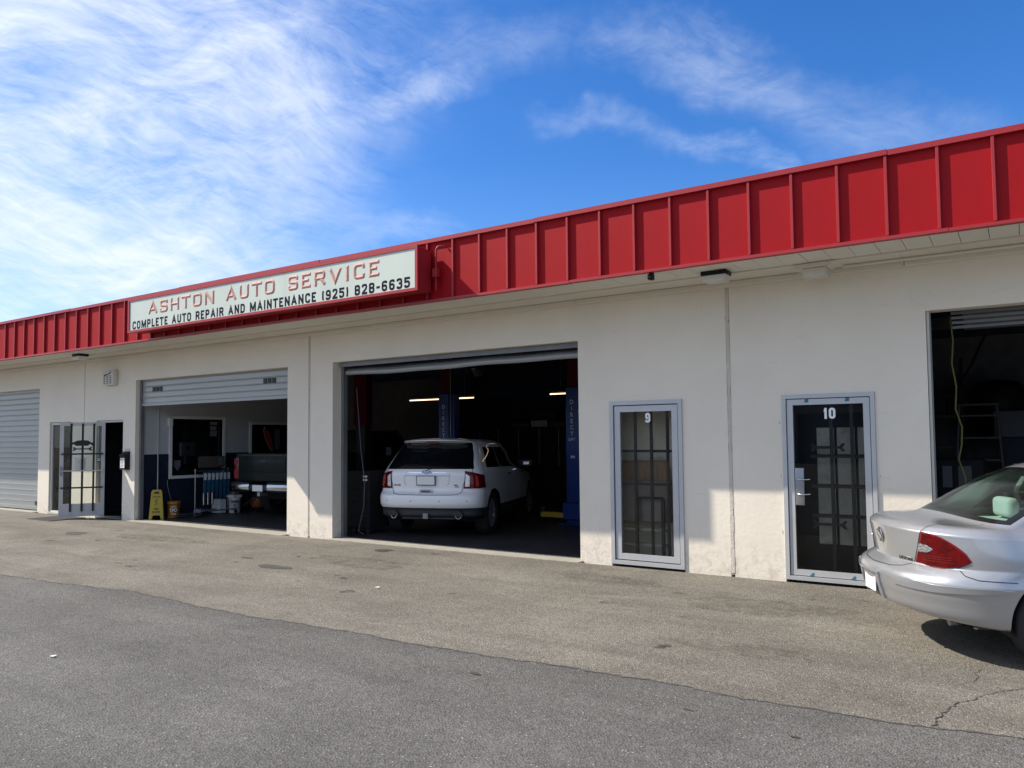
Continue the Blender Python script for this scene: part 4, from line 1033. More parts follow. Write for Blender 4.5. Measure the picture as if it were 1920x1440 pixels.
# ================================================================== THE MIDDLE BAY
def lift_column(x, y, label, top=2.66, rz=0.):
    t = thing('lift_column', label, 'car lift', (x, y, 0), rotz=rz, group='blue two-post lift columns')
    def q(b, n, m, **k): return b.build(n, m, t, local=True, **k)
    q(B().box(-.17, .10, -.10, -.085, .02, top).box(-.17, -.155, -.085, .14, .02, top).box(.085, .10, -.085, .14, .02, top), 'post', 'lift_blue')
    q(B().box(.115, .21, -.04, .15, .02, top-.01), 'side_channel', 'lift_blue')
    q(B().box(-.16, .09, -.06, .10, top, 3.75), 'extension', 'lift_red')
    q(B().bev(-.28, .28, -.25, .25, 0, .02, .003, 1), 'base_plate', 'lift_blue')
    q(B().cyl((.135, -.07, .02), (.135, -.07, 3.7), .012, n=8), 'cable', 'steel_grey')
    z = top-.28
    for c_ in 'DIRECT':
        vs, fs = text_mesh(c_, None, .085, .001, .02); b = B(); b.add([(v[0]-.035, v[1]-.1025, v[2]+z) for v in vs], fs); q(b, 'letter', 'lift_letter'); z -= .125
    vs, fs = text_mesh('LIFT', .15, .06, .001, .02); b = B(); b.add([(v[0]-.035, v[1]-.1025, v[2]+z+.015) for v in vs], fs); q(b, 'letter', 'lift_letter')
    q(B().box(-.07, .02, -.105, -.1005, 1.28, 1.33), 'decal', 'lift_letter')
    return t
def lift_arm(t, sx):
    def q(b, n, m): return b.build(n, m, t, local=True)
    q(B().bev(min(0, sx*.9), max(0, sx*.9), -.20, -.08, .12, .22, .01, 1), 'arm', 'safety_yellow')
    q(B().cyl((sx*.85, -.14, .22), (sx*.85, -.14, .32), .05, n=14), 'arm_pad', 'rubber_black')
    q(B().bev(-.2, .2, -.22, .16, .10, .42, .01, 1), 'carriage', 'lift_blue')
t1 = lift_column(-10.50, 4.0, 'blue lift column lettered DIRECT LIFT behind the left rear of the white SUV')
t2 = lift_column(-7.30, 4.0, 'blue lift column lettered DIRECT LIFT close to the right jamb beside the white SUV')
lift_arm(t1, -.8); lift_arm(t2, -.8)
B().box(.135, .175, -.155, -.12, 2.15, 2.22).build('release_knob', 'lift_letter', t2, local=True)
rl = thing('red_lift_column', 'dark red lift column above the truck cab at the left of the middle bay', 'car lift', (-12.55, 3.5, 0))
B().box(-12.75, -12.37, 3.40, 3.60, 2.0, 4.1).build('post', 'lift_red', rl); B().box(-12.7, -12.42, 3.42, 3.6, 0, 1.999).build('lower_post', 'box_black', rl)
for x0, x1, lab in ((-14.2, -12.0, 'lit fluorescent tube crossing behind the left blue lift column'), (-9.66, -7.5, 'lit fluorescent tube end showing left of the right lift column')):
    t = thing('tube_lamp', lab, 'lamp', (x0, 7.0, 2.75), group='fluorescent tubes in the middle bay')
    B().cyl((x0, 7.0, 2.76), (x1, 7.0, 2.76), .015, n=12).build('tube', 'tube_light', t)
    B().prism([(6.92, 2.80), (6.96, 2.86), (7.04, 2.86), (7.08, 2.80), (7.0, 2.81)], x0, x1, 'x').build('reflector', 'steel_grey', t)
    for x in (x0+.3, x1-.3): B().cyl((x, 7, 2.86), (x, 7, 4.12), .006, n=6).build('chain', 'steel_grey', t)
b = B(); b.box(-12.0, -9.7, 6.97, 7.03, 2.82, 2.86)
solo(b.build('lamp_rail', 'inner_dark'), 'dark rail joining the two lit tubes', 'rail')
# lockers along the back wall: the strips are pale edges of separate doors
xs = [-14.55, -13.46, -12.79, -12.08, -11.39, -10.75, -10.05, -9.35, -8.65]
lk = thing('locker_row', 'row of black lockers with pale edges along the back wall', 'locker', (-11.5, 9.6, 0))
B().box(-14.6, -8.6, 9.36, 10.2, 0, 2.0).build('carcass', 'locker_black', lk)
for a, c in zip(xs[:-1], xs[1:]):
    o = B().bev(a+.01, c-.035, 9.33, 9.358, .9, 1.97, .004, 1).build('door', 'locker_black', lk)
    B().box(c-.03, c-.008, 9.31, 9.357, .9, 1.96).build('edge_strip', 'locker_edge', o)
    B().bev(a+.01, c-.035, 9.33, 9.358, .08, .87, .004, 1).build('door', 'locker_black', lk)
for (x0, x1, z1, m, n_, lab, c_) in ((-13.7, -13.1, 2.42, 'box_black', 'machine_heap', 'dark lumpy machine on top of the lockers at their left end', 'machine'),
                                 (-12.5, -11.9, 2.12, 'cardboard_dark', 'flat_case', 'flat dark case lying on the lockers', 'case'),
                                 (-11.8, -11.25, 2.19, 'steel_grey', 'grey_carton', 'grey carton under the long dark box on the lockers', 'box'),
                                 (-11.2, -10.7, 2.15, 'cardboard_dark', 'low_carton', 'low dark carton at the right on the lockers', 'box')):
    if n_ == 'machine_heap':
        b = B(); b.bev(x0, x1, 9.6, 9.9, 2.0, 2.2, .03, 2); b.tube([(x0+.1+.4*(1-math.cos(a))/2, 9.7, 2.2+.22*math.sin(a)) for a in np.linspace(0, PI, 12)], .02, 6); b.cyl((x0+.35, 9.6, 2.28), (x0+.35, 9.85, 2.28), .09)
    else: b = B(); b.bev(x0, x1, 9.5, 9.95, 2.002, z1, .01, 1)
    solo(b.build(n_, m), lab, c_)
solo(B().bev(-11.85, -10.95, 9.5, 9.95, 2.195, 2.44, .01, 1).build('long_dark_box', 'box_black'), 'long dark box topmost of the cartons on the lockers', 'box')
rb = random.Random(21)
for i, (x0, y0, z0, x1, y1, z1, sag) in enumerate([(-12.5, 5, 3.6, -7.4, 4.4, 3.45, .22), (-11, 6, 3.35, -7.3, 4.6, 3.3, .3), (-10.4, 4.2, 3.3, -7.3, 4.2, 3.2, .18), (-14, 6.5, 3.5, -8.5, 6.5, 3.6, .4)]):
    pts = [(x0+(x1-x0)*t, y0+(y1-y0)*t, z0+(z1-z0)*t-sag*4*t*(1-t)+.03*math.sin(9*t)) for t in np.linspace(0, 1, 24)]
    solo(B().tube(pts, .012, 6).build('sagging_cable', 'box_black', None), ['longest dark cable sagging under the roof from the red column', 'lowest dark cable sagging towards the right lift column', 'dark cable strung between the two blue lift columns', 'dark cable sagging deep in the bay above the tubes'][i], 'cable', group='cables under the garage roof')
# duct and fan at left, hoses, tool cart
dt = thing('ceiling_duct', 'wide dark duct under the roof left of the first lift column', 'duct', (-12, 6, 3.3))
B().cyl((-14.5, 6.0, 3.45), (-11.2, 6.0, 3.45), .22, n=20).build('pipe', 'inner_dark', dt)
B().lathe([(0, 0), (.2, 0), (.24, .05), (.24, .12), (.16, .16), (0, .16)], (-11.2, 6.0, 3.45), 'x', 24).build('fan_ring', 'steel_grey', dt)
solo(B().tube([(-9.78, .5, 2.6), (-9.72, .55, 1.5), (-9.66, .58, .95), (-9.7, .6, .5), (-9.75, .52, .08), (-9.6, .5, .03)], .008, 7).build('air_hose', 'hose_grey'), 'thin grey air hose hanging inside the left jamb of the middle bay', 'hose')
ct = thing('tool_cart', 'dark tool cart with small white labels inside the left jamb of the middle bay', 'cart', (-9.9, 1.1, 0))
B().bev(-10.25, -9.72, .75, 1.3, .1, 1.12, .01, 1).build('body', 'box_black', ct)
for z in (1.0, .94): B().box(-9.86, -9.76, .742, .749, z, z+.035).build('label', 'paper_white', ct)
for z in (.3, .55, .8): B().box(-10.2, -9.78, .735, .749, z, z+.02).build('drawer_pull', 'box_black', ct)
for x in (-10.15, -9.8): B().cyl((x, .8, .05), (x, .86, .05), .05, n=12).build('caster', 'rubber_black', ct)
mc = thing('work_bench', 'dark bench with clutter far behind the white SUV', 'bench', (-9, 8, 0))
B().box(-14.0, -11.8, 7.9, 8.6, .85, .9).build('top', 'cardboard_dark', mc)
for x in (-13.9, -11.9): B().box(x-.03, x+.03, 8.0, 8.06, 0, .85).build('leg', 'box_black', mc)

# ================================================================== THE RIGHT BAY
B().box(-2.79, 4.4, 6.8, 6.95, 0, 4.42).build('inner_back_wall', 'right_bay_wall', bld)
solo(B().tube([(-.62, .45, 2.98), (-.60, .45, 2.7), (-.62, .45, 2.45), (-.585, .45, 2.2), (-.60, .45, 1.95), (-.545, .45, 1.75), (-.555, .45, 1.55), (-.59, .45, 1.40), (-.53, .45, 1.2), (-.545, .45, 1.0), (-.60, .45, .88), (-.53, .45, .80), (-.545, .45, .73)], .009, 8).build('yellow_hose', 'hose_yellow'), 'thin yellow hose hanging inside the left jamb of the right bay', 'hose')
cb = thing('work_lamp_stand', 'dark cabinet with pale printed sheets inside the right bay', 'cabinet', (.2, 2.4, 0))
B().bev(-.15, .45, 2.3, 2.8, 0, 1.35, .01, 1).build('body', 'locker_black', cb)
for (x, z, w_, h_) in ((-.02, .98, .11, .28), (.16, .98, .15, .28), (.0, .72, .28, .18)):
    B().box(x, x+w_, 2.292, 2.299, z, z+h_).build('printed_sheet', 'dim_sheet', cb)
cb.name = 'small_cabinet'; cb.location.x -= .87
ld = thing('step_ladder', 'dark step ladder standing in the right bay', 'ladder', (.95, 4.0, 0))
for sx in (-1, 1):
    B().tube([(.95+sx*.36, 3.9, 0), (.95+sx*.24, 4.15, 2.1)], .022, 6).build('rail', 'dim_steel', ld)
    B().tube([(.95+sx*.36, 4.7, 0), (.95+sx*.24, 4.2, 2.1)], .018, 6).build('rear_rail', 'box_black', ld)
for i in range(6):
    z = .3+i*.33; w_ = .35-.12*z/2.1; y = 3.9+.25*z/2.1
    B().box(.95-w_, .95+w_, y-.04, y+.06, z-.012, z+.012).build('step', 'dim_steel', ld)
B().box(.68, 1.22, 4.08, 4.32, 2.1, 2.13).build('top_cap', 'cardboard_dark', ld)
cr = thing('parts_cabinet', 'blue-grey parts cabinet at the right of the dark right bay', 'cabinet', (2.3, 4.6, 0))
B().bev(1.65, 3.2, 4.4, 5.0, 0, 1.62, .01, 1).build('body', 'inner_navy', cr)
for z in (.4, .8, 1.2): B().box(1.8, 3.1, 4.385, 4.399, z, z+.03).build('drawer_pull', 'locker_edge', cr)
solo(B().bev(1.7, 2.25, 4.45, 4.9, 1.622, 2.02, .02, 2).build('wrapped_box', 'dim_sheet'), 'pale shrink-wrapped box on the parts cabinet', 'box')
solo(B().lathe([(0, 0), (.42, 0), (.42, .7), (.3, .9), (0, .95)], (2.0, 5.6, 1.62), 'z', 24).build('dark_drum', 'box_black'), 'rounded dark drum shape behind the wrapped box', 'drum')
solo(B().cyl((2.2, 4.3, .9), (2.2, 4.3, 1.12), .06, n=16).build('grey_canister', 'steel_grey'), 'small pale canister low before the parts cabinet', 'canister') if False else None
sh = thing('storage_shelf', 'dark wall shelf with cases on the left wall of the right bay', 'shelf', (-.4, 5.0, 0))
for z in (1.45, 1.95): B().box(-.42, .10, 5.2, 5.7, z, z+.04).build('board', 'cardboard_dark', sh)
for x in (-.4, .05): B().box(x, x+.05, 5.2, 5.25, 0, 2.9).build('upright', 'box_black', sh)
for (x, w_, h_) in ((-.35, .2, .3), (-.12, .2, .2)): solo(B().bev(x, x+w_, 5.25, 5.6, 1.992, 1.99+h_, .01, 1).build('stored_case', 'box_black'), 'dark case on the upper shelf board, %s one' % ('taller' if h_ > .25 else 'lower'), 'case')
solo(B().tube([(1.35, 6, 3.4), (1.1, 5.8, 2.8), (.8, 5.2, 2.2)], .018, 6).build('slanted_strut', 'box_black'), 'thin dark strut slanting down above the step ladder', 'strut')
for z in (3.05, 3.35): B().box(-2.7, 4.4, 3.2, 3.3, z, z+.12).build('roof_beam', 'ceiling_dark', bld)
ld.location.x -= 1.49; cr.location.x -= 1.92; sh.location.x -= .86; sh.location.y -= .2
for o_ in list(COL.objects):
    if o_.parent is None and o_.type == 'MESH':
        if o_.name.startswith('wrapped_box'): o_.location.x -= 2.05
        elif o_.name.startswith('dark_drum'): o_.location.x -= 2.3
        elif o_.name.startswith('stored_case'): o_.location.x -= .86; o_.location.y -= .2
        elif o_.name.startswith('slanted_strut'): o_.location.x -= 1.75; o_.location.y -= .6
# building across the yard, behind the camera: it shows in the car paint and the glass
ob = thing('opposite_building', 'long low tan building across the yard', 'building', (0, -42, 0))
B().box(-60, 50, -50, -42, 0, 4.2).build('wall', 'beige_board', ob)
B().box(-60.3, 50.3, -50.3, -41.7, 4.2, 4.9).build('fascia', 'cardboard_dark', ob)
for i in range(10): B().box(-52+i*10, -47.5+i*10, -42.0, -41.95, 0, 3.1).build('roll_up_door', 'galvanized_dark', ob)
# ================================================================== CARS
class Surf:
    """car skin: u runs round the plan (0 rear centre, 1 nose centre), v runs up from sill to roof centre"""
    UR, UF = .30, .75
    def __init__(s, levels):
        s.L = levels; s.V = np.array([l['v'] for l in levels]); s.U = np.linspace(0, 1, 601)
        s.P = np.array([s.ring(l) for l in levels])          # nl, nu, 3
        s.tabulate()
    def end(s, w, D, n, m):
        th = np.linspace(0, PI/2, 400)
        x = w*np.sin(th)**(2/n); y = D*(1-np.cos(th)**(2/n))
        d = np.concatenate([[0], np.cumsum(np.hypot(np.diff(x), np.diff(y)))]); d /= d[-1]
        t = np.linspace(0, 1, m); return np.interp(t, d, x), np.interp(t, d, y)
    def ring(s, l):
        U = s.U; kr = int(round(s.UR*600)); kf = int(round(s.UF*600))
        x = np.zeros(601); y = np.zeros(601)
        ex, ey = s.end(l['wr'], l['Dr'], l.get('nr', 2.3), kr+1)
        x[:kr+1] = ex; y[:kr+1] = l['yr']+ey
        fx, fy = s.end(l['wf'], l['Df'], l.get('nf', 2.3), 600-kf+1)
        x[kf:] = fx[::-1]; y[kf:] = l['yf']-fy[::-1]
        t = np.linspace(0, 1, kf-kr+1); y[kr:kf+1] = y[kr]+(y[kf]-y[kr])*t
        w = l['w']; q = np.where(t < .35, l['wr']+(w-l['wr'])*np.sin(np.minimum(t/.35, 1)*PI/2), np.where(t > .65, l['wf']+(w-l['wf'])*np.sin(np.minimum((1-t)/.35, 1)*PI/2), w))
        x[kr:kf+1] = q
        zy = np.array(l['z']) if not isinstance(l['z'], (int, float)) else np.array([(0, l['z'])])
        z = np.interp(y, zy[:, 0], zy[:, 1])
        if len(zy) > 2:
            z = np.convolve(np.pad(z, 12, 'edge'), np.ones(25)/25, 'valid')
        z = z+l.get('crown', 0)*(1-(x/max(l['w'], .01))**2)
        return np.stack([x, y, z], 1)
    def tabulate(s, nv=400):
        s.VV = np.linspace(0, 1, nv+1); n = len(s.L); out = []
        h = np.diff(s.V); P = s.P
        D = (P[1:]-P[:-1])/h[:, None, None]
        T0 = np.zeros_like(P); T1 = np.zeros_like(P)        # outgoing, incoming tangents
        for i in range(n):
            if i == 0: T0[i] = T1[i] = D[0]
            elif i == n-1: T0[i] = T1[i] = D[-1]
            elif s.L[i].get('sharp'): T0[i] = D[i]; T1[i] = D[i-1]
            else:
                a, c = D[i-1], D[i]
                w = (a*h[i]+c*h[i-1])/(h[i]+h[i-1]); T0[i] = T1[i] = w
        for v in s.VV:
            i = min(max(np.searchsorted(s.V, v, 'right')-1, 0), n-2); t = (v-s.V[i])/h[i]
            a = 2*t**3-3*t**2+1; b_ = t**3-2*t**2+t; c = -2*t**3+3*t**2; d = t**3-t**2
            out.append(a*P[i]+b_*h[i]*T0[i]+c*P[i+1]+d*h[i]*T1[i+1])
        s.G = np.array(out)                                 # nv+1, nu, 3
    def __call__(s, u, v, off=0.):
        """point at signed u"""
        p, n = s.pn(np.array([abs(u)]), np.array([v])); p = p[0]+n[0]*off
        return Vector((p[0] if u >= 0 else -p[0], p[1], p[2]))
    def raw(s, u, v):
        nu = s.G.shape[1]-1; nv = s.G.shape[0]-1
        a = np.clip(u, 0, 1)*nu; c = np.clip(v, 0, 1)*nv
        i = np.minimum(a.astype(int), nu-1); j = np.minimum(c.astype(int), nv-1); a = (a-i)[:, None]; c = (c-j)[:, None]
        G = s.G; return (G[j, i]*(1-a)+G[j, i+1]*a)*(1-c)+(G[j+1, i]*(1-a)+G[j+1, i+1]*a)*c
    def pn(s, u, v):
        e = .004; p = s.raw(u, v)
        du = s.raw(np.minimum(u+e, 1), v)-s.raw(np.maximum(u-e, 0), v)
        lo = np.maximum(v-e, 0); hi = np.minimum(v+e, 1); dv = s.raw(u, hi)-s.raw(u, lo)
        # symmetric across the centre line
        n = np.cross(du, dv); n[u < e*.5, 0] = 0; L = np.linalg.norm(n, axis=1); L[L < 1e-9] = 1; n = n/L[:, None]
        return p, n
    def vz(s, u, z, lo=0, hi=1.):
        v = np.linspace(lo, hi, 800); q = s.raw(np.full(800, abs(u)), v)[:, 2]
        k = np.argmax(q >= z); return v[k] if q.max() >= z else hi
    def ux(s, x, v=.4):
        u = np.linspace(0, s.UR+.02, 400); q = s.raw(u, np.full(400, v))[:, 0]; return float(np.interp(abs(x), q, u))
    def uy(s, y, v=.4):
        u = np.linspace(s.UR*.5, .95, 800); q = s.raw(u, np.full(800, v))[:, 1]; return float(np.interp(y, q, u))
    # --- skins
    def body(s, us, vs, assign, mats, root, arches=(), names=None):
        us = np.unique(np.round(us, 5)); vs = np.unique(np.round(vs, 5))
        full = np.concatenate([-us[::-1], us[1:]]) if us[0] == 0 else np.concatenate([-us[::-1], us])
        nu, nv = len(full), len(vs)
        UU, VV = np.meshgrid(full, vs, indexing='ij'); uf = UU.ravel(); vf = VV.ravel()
        p, n = s.pn(np.abs(uf), vf); sg_ = np.where(uf < 0, -1., 1.); p[:, 0] *= sg_; n[:, 0] *= sg_
        cells = {}
        kill = set(); keepv = {}
        for i in range(nu-1):
            for j in range(nv-1):
                ids = (i*nv+j, (i+1)*nv+j, (i+1)*nv+j+1, i*nv+j+1)
                c = p[list(ids)].mean(0); uc = (full[i]+full[i+1])/2; vc = (vs[j]+vs[j+1])/2
                dead = False
                if s.UR*.8 < abs(uc) < .93:
                    for (ya, za, ra) in arches:
                        if vc < .62 and (c[1]-ya)**2+(c[2]-za)**2 < ra**2: dead = True
                if dead: kill.update(ids); continue
                nm = assign(uc, vc, c)
                if nm: cells.setdefault((nm, uc > 0, abs(uc) > .49) if nm == 'side_window' else (nm,), []).append(ids)
        used = {i for f in cells.values() for q in f for i in q}
        for i in kill & used:
            for (ya, za, ra) in arches:
                dy, dz = p[i, 1]-ya, p[i, 2]-za; d = math.hypot(dy, dz)
                if abs(d-ra) < .09 and d > 1e-6: p[i, 1] = ya+dy*ra/d; p[i, 2] = za+dz*ra/d
        outs = {}
        for key, fs in cells.items():
            nm = key[0]
            ids = sorted({i for f in fs for i in f}); mp = {a: k for k, a in enumerate(ids)}
            me = bpy.data.meshes.new(nm); me.from_pydata([tuple(p[i]) for i in ids], [], [tuple(mp[i] for i in f) for f in fs])
            me.polygons.foreach_set('use_smooth', [True]*len(fs)); me.update()
            me.normals_split_custom_set_from_vertices([tuple(n[i]) for i in ids])
            me.materials.append(MATS[mats[nm]])
            o = bpy.data.objects.new(nm if not names or nm not in names else names[nm], me); COL.objects.link(o); o.parent = root; outs[nm] = o
        return outs
    def patch(s, name, material, parent, edge0, edge1, n=16, m=8, off=.004, skirt=.006, side=1, v_of=None):
        """skin patch between two polylines of (u, v); raised by off with a closing skirt"""
        def rs(pl, k):
            pl = np.array(pl, float); d = np.concatenate([[0], np.cumsum(np.hypot(*(np.diff(pl, axis=0)).T))]); d /= d[-1]
            t = np.linspace(0, 1, k); return np.stack([np.interp(t, d, pl[:, 0]), np.interp(t, d, pl[:, 1])], 1)
        a, c = rs(edge0, n), rs(edge1, n)
        g = np.array([a+(c-a)*t for t in np.linspace(0, 1, m)])      # m,n,2
        uu = g[..., 0].ravel(); vv = g[..., 1].ravel(); p, nr = s.pn(np.abs(uu), vv); sg_ = np.where(uu < 0, -1., 1.)*side
        p[:, 0] *= sg_; nr[:, 0] *= sg_
        top = p+nr*off; low = p-nr*(skirt)
        b = B(); vs_ = [tuple(q) for q in top]; fs = [(j*n+i, j*n+i+1, (j+1)*n+i+1, (j+1)*n+i) for j in range(m-1) for i in range(n-1)]
        b.add(vs_, fs, True)
        rim = [i for i in range(n)]+[j*n+n-1 for j in range(1, m)]+[(m-1)*n+i for i in range(n-2, -1, -1)]+[j*n for j in range(m-2, 0, -1)]
        if skirt is not None and skirt > 0:
            tv = [tuple(top[i]) for i in rim]+[tuple(low[i]) for i in rim]; k = len(rim)
            b.add(tv, [(i, (i+1) % k, k+(i+1) % k, k+i) for i in range(k)], False)
        return b.build(name, material, parent, local=True, recalc=True)
    def line(s, name, material, parent, pl, w=.006, off=.0012, side=1, n=40, raised=False):
        """narrow strip lying along a polyline of (u, v)"""
        pl = np.array(pl, float); d = np.concatenate([[0], np.cumsum(np.hypot(*(np.diff(pl, axis=0)).T))]); d /= d[-1]
        t = np.linspace(0, 1, n); u = np.interp(t, d, pl[:, 0]); v = np.interp(t, d, pl[:, 1])
        p, nr = s.pn(np.abs(u), v); sg_ = np.where(u < 0, -1., 1.)*side; p[:, 0] *= sg_; nr[:, 0] *= sg_
        tg = np.gradient(p, axis=0); cr = np.cross(tg, nr); cr /= np.linalg.norm(cr, axis=1)[:, None]+1e-12
        a = p+nr*off+cr*w/2; c = p+nr*off-cr*w/2
        b = B()
        if raised:
            mid = p+nr*(off+w*.35); vs_ = [tuple(q) for q in a]+[tuple(q) for q in mid]+[tuple(q) for q in c]
            b.add(vs_, [(i, i+1, n+i+1, n+i) for i in range(n-1)]+[(n+i, n+i+1, 2*n+i+1, 2*n+i) for i in range(n-1)], True)
        else: b.add([tuple(q) for q in a]+[tuple(q) for q in c], [(i, i+1, n+i+1, n+i) for i in range(n-1)])
        return b.build(name, material, parent, local=True)
    def place(s, u, v, off=.003):
        """frame on the skin: origin, right, up, normal"""
        o = s(u, v, off); r = s(u+.004, v)-s(u-.004, v) if abs(u) > .004 else Vector((1, 0, 0)); r.normalize()
        if u < 0: pass
        up_ = (s(u, min(1, v+.004))-s(u, max(0, v-.004))).normalized(); nrm = r.cross(up_).normalized(); return o, r, up_, nrm

def skin_text(sf, root, name, txt, material, x, z, w, h, bold=.02, side=1, extr=.0015, u=None, shear=0.):
    u = sf.ux(x, sf.vz(.1, z)) if u is None else u; v = sf.vz(u, z); u = u*(1 if x >= 0 else -1)
    o, r, up_, nr = sf.place(u, v, .0025)
    vs, fs = text_mesh(txt, w, h, extr, bold, shear=shear)
    b = B(); b.add([o+r*float(q[0])+up_*float(q[2])-nr*float(q[1]) for q in vs], fs); return b.build(name, material, root, local=True)

def wheel(root, x, y, r, w, side, rim_mat='chrome', rr=.70, spokes=9):
    t = B(); rimr = r*rr; s_ = side
    prof = [(rimr, -w/2), (r*.93, -w/2), (r*.985, -w*.42), (r, -w*.28), (r, w*.28), (r*.985, w*.42), (r*.93, w/2), (rimr, w/2), (rimr*.97, w*.3), (rimr*.97, -w*.3), (rimr, -w/2)]
    t.lathe(prof, (x, y, r), 'x', 48); o = t.build('wheel', 'tyre_rubber', root, local=True)
    g = B()
    for k in (-.18, 0., .18): g.lathe([(r*1.001, k*w-.004), (r*1.001, k*w+.004)], (x, y, r), 'x', 48)
    g.build('tread_groove', 'vent_black', o, local=True)
    q = B(); xo = x+s_*w*.30
    q.lathe([(rimr*.96, -s_*w*.25), (rimr*.99, s_*w*.15), (rimr*.90, s_*w*.17), (rimr*.86, 0), (rimr*.85, -s_*w*.3)], (x+s_*w*.25, y, r), 'x', 48)
    q.cyl((xo-.02*s_, y, r), (xo+.02*s_, y, r), rimr*.22, n=24)
    for k in range(spokes):
        a = 2*PI*k/spokes; d = Vector((0, math.cos(a), math.sin(a))); e = Vector((0, -math.sin(a), math.cos(a))); c = Vector((xo, y, r))
        A = c+d*rimr*.18; E = c+d*rimr*.93
        vs = [A+e*.028, A-e*.028, E-e*.020, E+e*.020]; vs = [v+Vector((s_*.016, 0, 0)) for v in vs]+[v-Vector((s_*.014, 0, 0)) for v in vs]
        q.add(vs, [(0, 1, 2, 3), (7, 6, 5, 4), (0, 4, 5, 1), (1, 5, 6, 2), (2, 6, 7, 3), (3, 7, 4, 0)])
    q.build('rim', rim_mat, o, local=True)
    B().lathe([(0, 0), (rimr*.8, 0)], (x+s_*w*.05, y, r), 'x', 32).build('brake_disc', 'steel_grey', o, local=True)
    return o
def well(root, x_in, x_out, y, z, r, side):
    b = B(); n = 24
    a0 = [(-.09+1.18*i/n)*PI for i in range(n+1)]
    vs = [(side*x_out, y+r*math.cos(a), z+r*math.sin(a)) for a in a0]+[(side*x_in, y+r*math.cos(a), z+r*math.sin(a)) for a in a0]
    b.add(vs, [(i, i+1, n+2+i, n+1+i) for i in range(n)], True)
    b.add([vs[n+1+i] for i in range(n+1)], [tuple(range(n+1))])
    return b.build('wheel_well', 'underbody', root, local=True)
def carpaint(name, col, rough=.3, metal=0., flake=0., coat=1.):
    m = mat(name, col, rough, metal=metal, coat=coat)
    b = m.node_tree.nodes['Principled BSDF']; b.inputs['Coat Roughness'].default_value = .03; t = m.node_tree
    c = t.nodes.new('ShaderNodeTexCoord')
    n = t.nodes.new('ShaderNodeTexNoise'); n.inputs['Scale'].default_value = 2.2; n.inputs['Detail'].default_value = 2; t.links.new(c.outputs['Object'], n.inputs['Vector'])
    bp = t.nodes.new('ShaderNodeBump'); bp.inputs['Strength'].default_value = .10; bp.inputs['Distance'].default_value = .01
    t.links.new(n.outputs[0], bp.inputs['Height']); t.links.new(bp.outputs[0], b.inputs['Coat Normal'])
    # dust film
    n2 = t.nodes.new('ShaderNodeTexNoise'); n2.inputs['Scale'].default_value = 3; n2.inputs['Detail'].default_value = 8; t.links.new(c.outputs['Object'], n2.inputs['Vector'])
    r = t.nodes.new('ShaderNodeMapRange'); t.links.new(n2.outputs[0], r.inputs[0]); r.inputs[1].default_value = .35; r.inputs[2].default_value = .75; r.inputs[3].default_value = rough*.85; r.inputs[4].default_value = rough*1.35
    t.links.new(r.outputs[0], b.inputs['Roughness'])
    return m
carpaint('silver_paint', (.42, .425, .435), .33, metal=.6)
carpaint('white_paint', (.87, .87, .88), .38)
carpaint('dark_green_paint', (.004, .009, .010), .5, coat=.08).node_tree.nodes['Principled BSDF'].inputs['Specular IOR Level'].default_value = .2
mat('tyre_rubber', (.017, .017, .018), .8, var=.2, vscale=8)
mat('underbody', (.008, .008, .009), .9)
mat('panel_gap', (.006, .006, .007), .8)
mat('black_cladding', (.022, .024, .027), .55, var=.1)
mat('privacy_glass', (.004, .006, .008), .03, spec=.6)
mat('black_frit', (.008, .009, .009), .12)
glass('green_glass', (.68, .84, .78), 1.5, body=.04, bodycol=(.12, .16, .13))
mat('seat_fabric', (.42, .46, .45), .9, var=.08, vscale=30, bump=.2)
mat('cabin_trim', (.20, .23, .215), .9)
mat('cabin_dark', (.02, .024, .022), .9)
mat('lamp_mirror', (.85, .83, .80), .16, metal=.8, var=.3, vscale=16, bump=1.0, bscale=24, dirt_or_sparkle=((.10, .02, .02), 11, .46, .56, .9))  # dark and bright clumps painted into the colour to stand for lamp sparkle
MATS['lamp_mirror'].node_tree.nodes['Bump'].inputs['Distance'].default_value = .05
mat('lamp_mirror_fine', (.75, .75, .75), .12, metal=.95, bump=.8, bscale=60)
mat('lamp_rim_red', (.16, .006, .01), .2, coat=1)
glass('red_lens', (.80, .016, .028), 1.5, rough=.02, body=.12, bodycol=(.5, .008, .014))
glass('clear_lens', (.85, .87, .88), 1.5)
mat('recess_grey', (.20, .20, .21), .5)
mat('dim_chrome', (.42, .43, .45), .16, metal=1)
mat('dim_red', (.22, .008, .012), .4)
mat('plate_white', (.80, .80, .80), .4)
mat('badge_blue', (.008, .018, .075), .2, coat=1)
mat('gunmetal_letter', (.16, .17, .18), .25, metal=.9)
mat('parking_sensor', (.50, .50, .51), .4)
def ring_pts(cx, cz, rx, rz, n=28, a0=0, a1=2*PI): return [(cx+rx*math.cos(a0+(a1-a0)*i/n), cz+rz*math.sin(a0+(a1-a0)*i/n)) for i in range(n)]

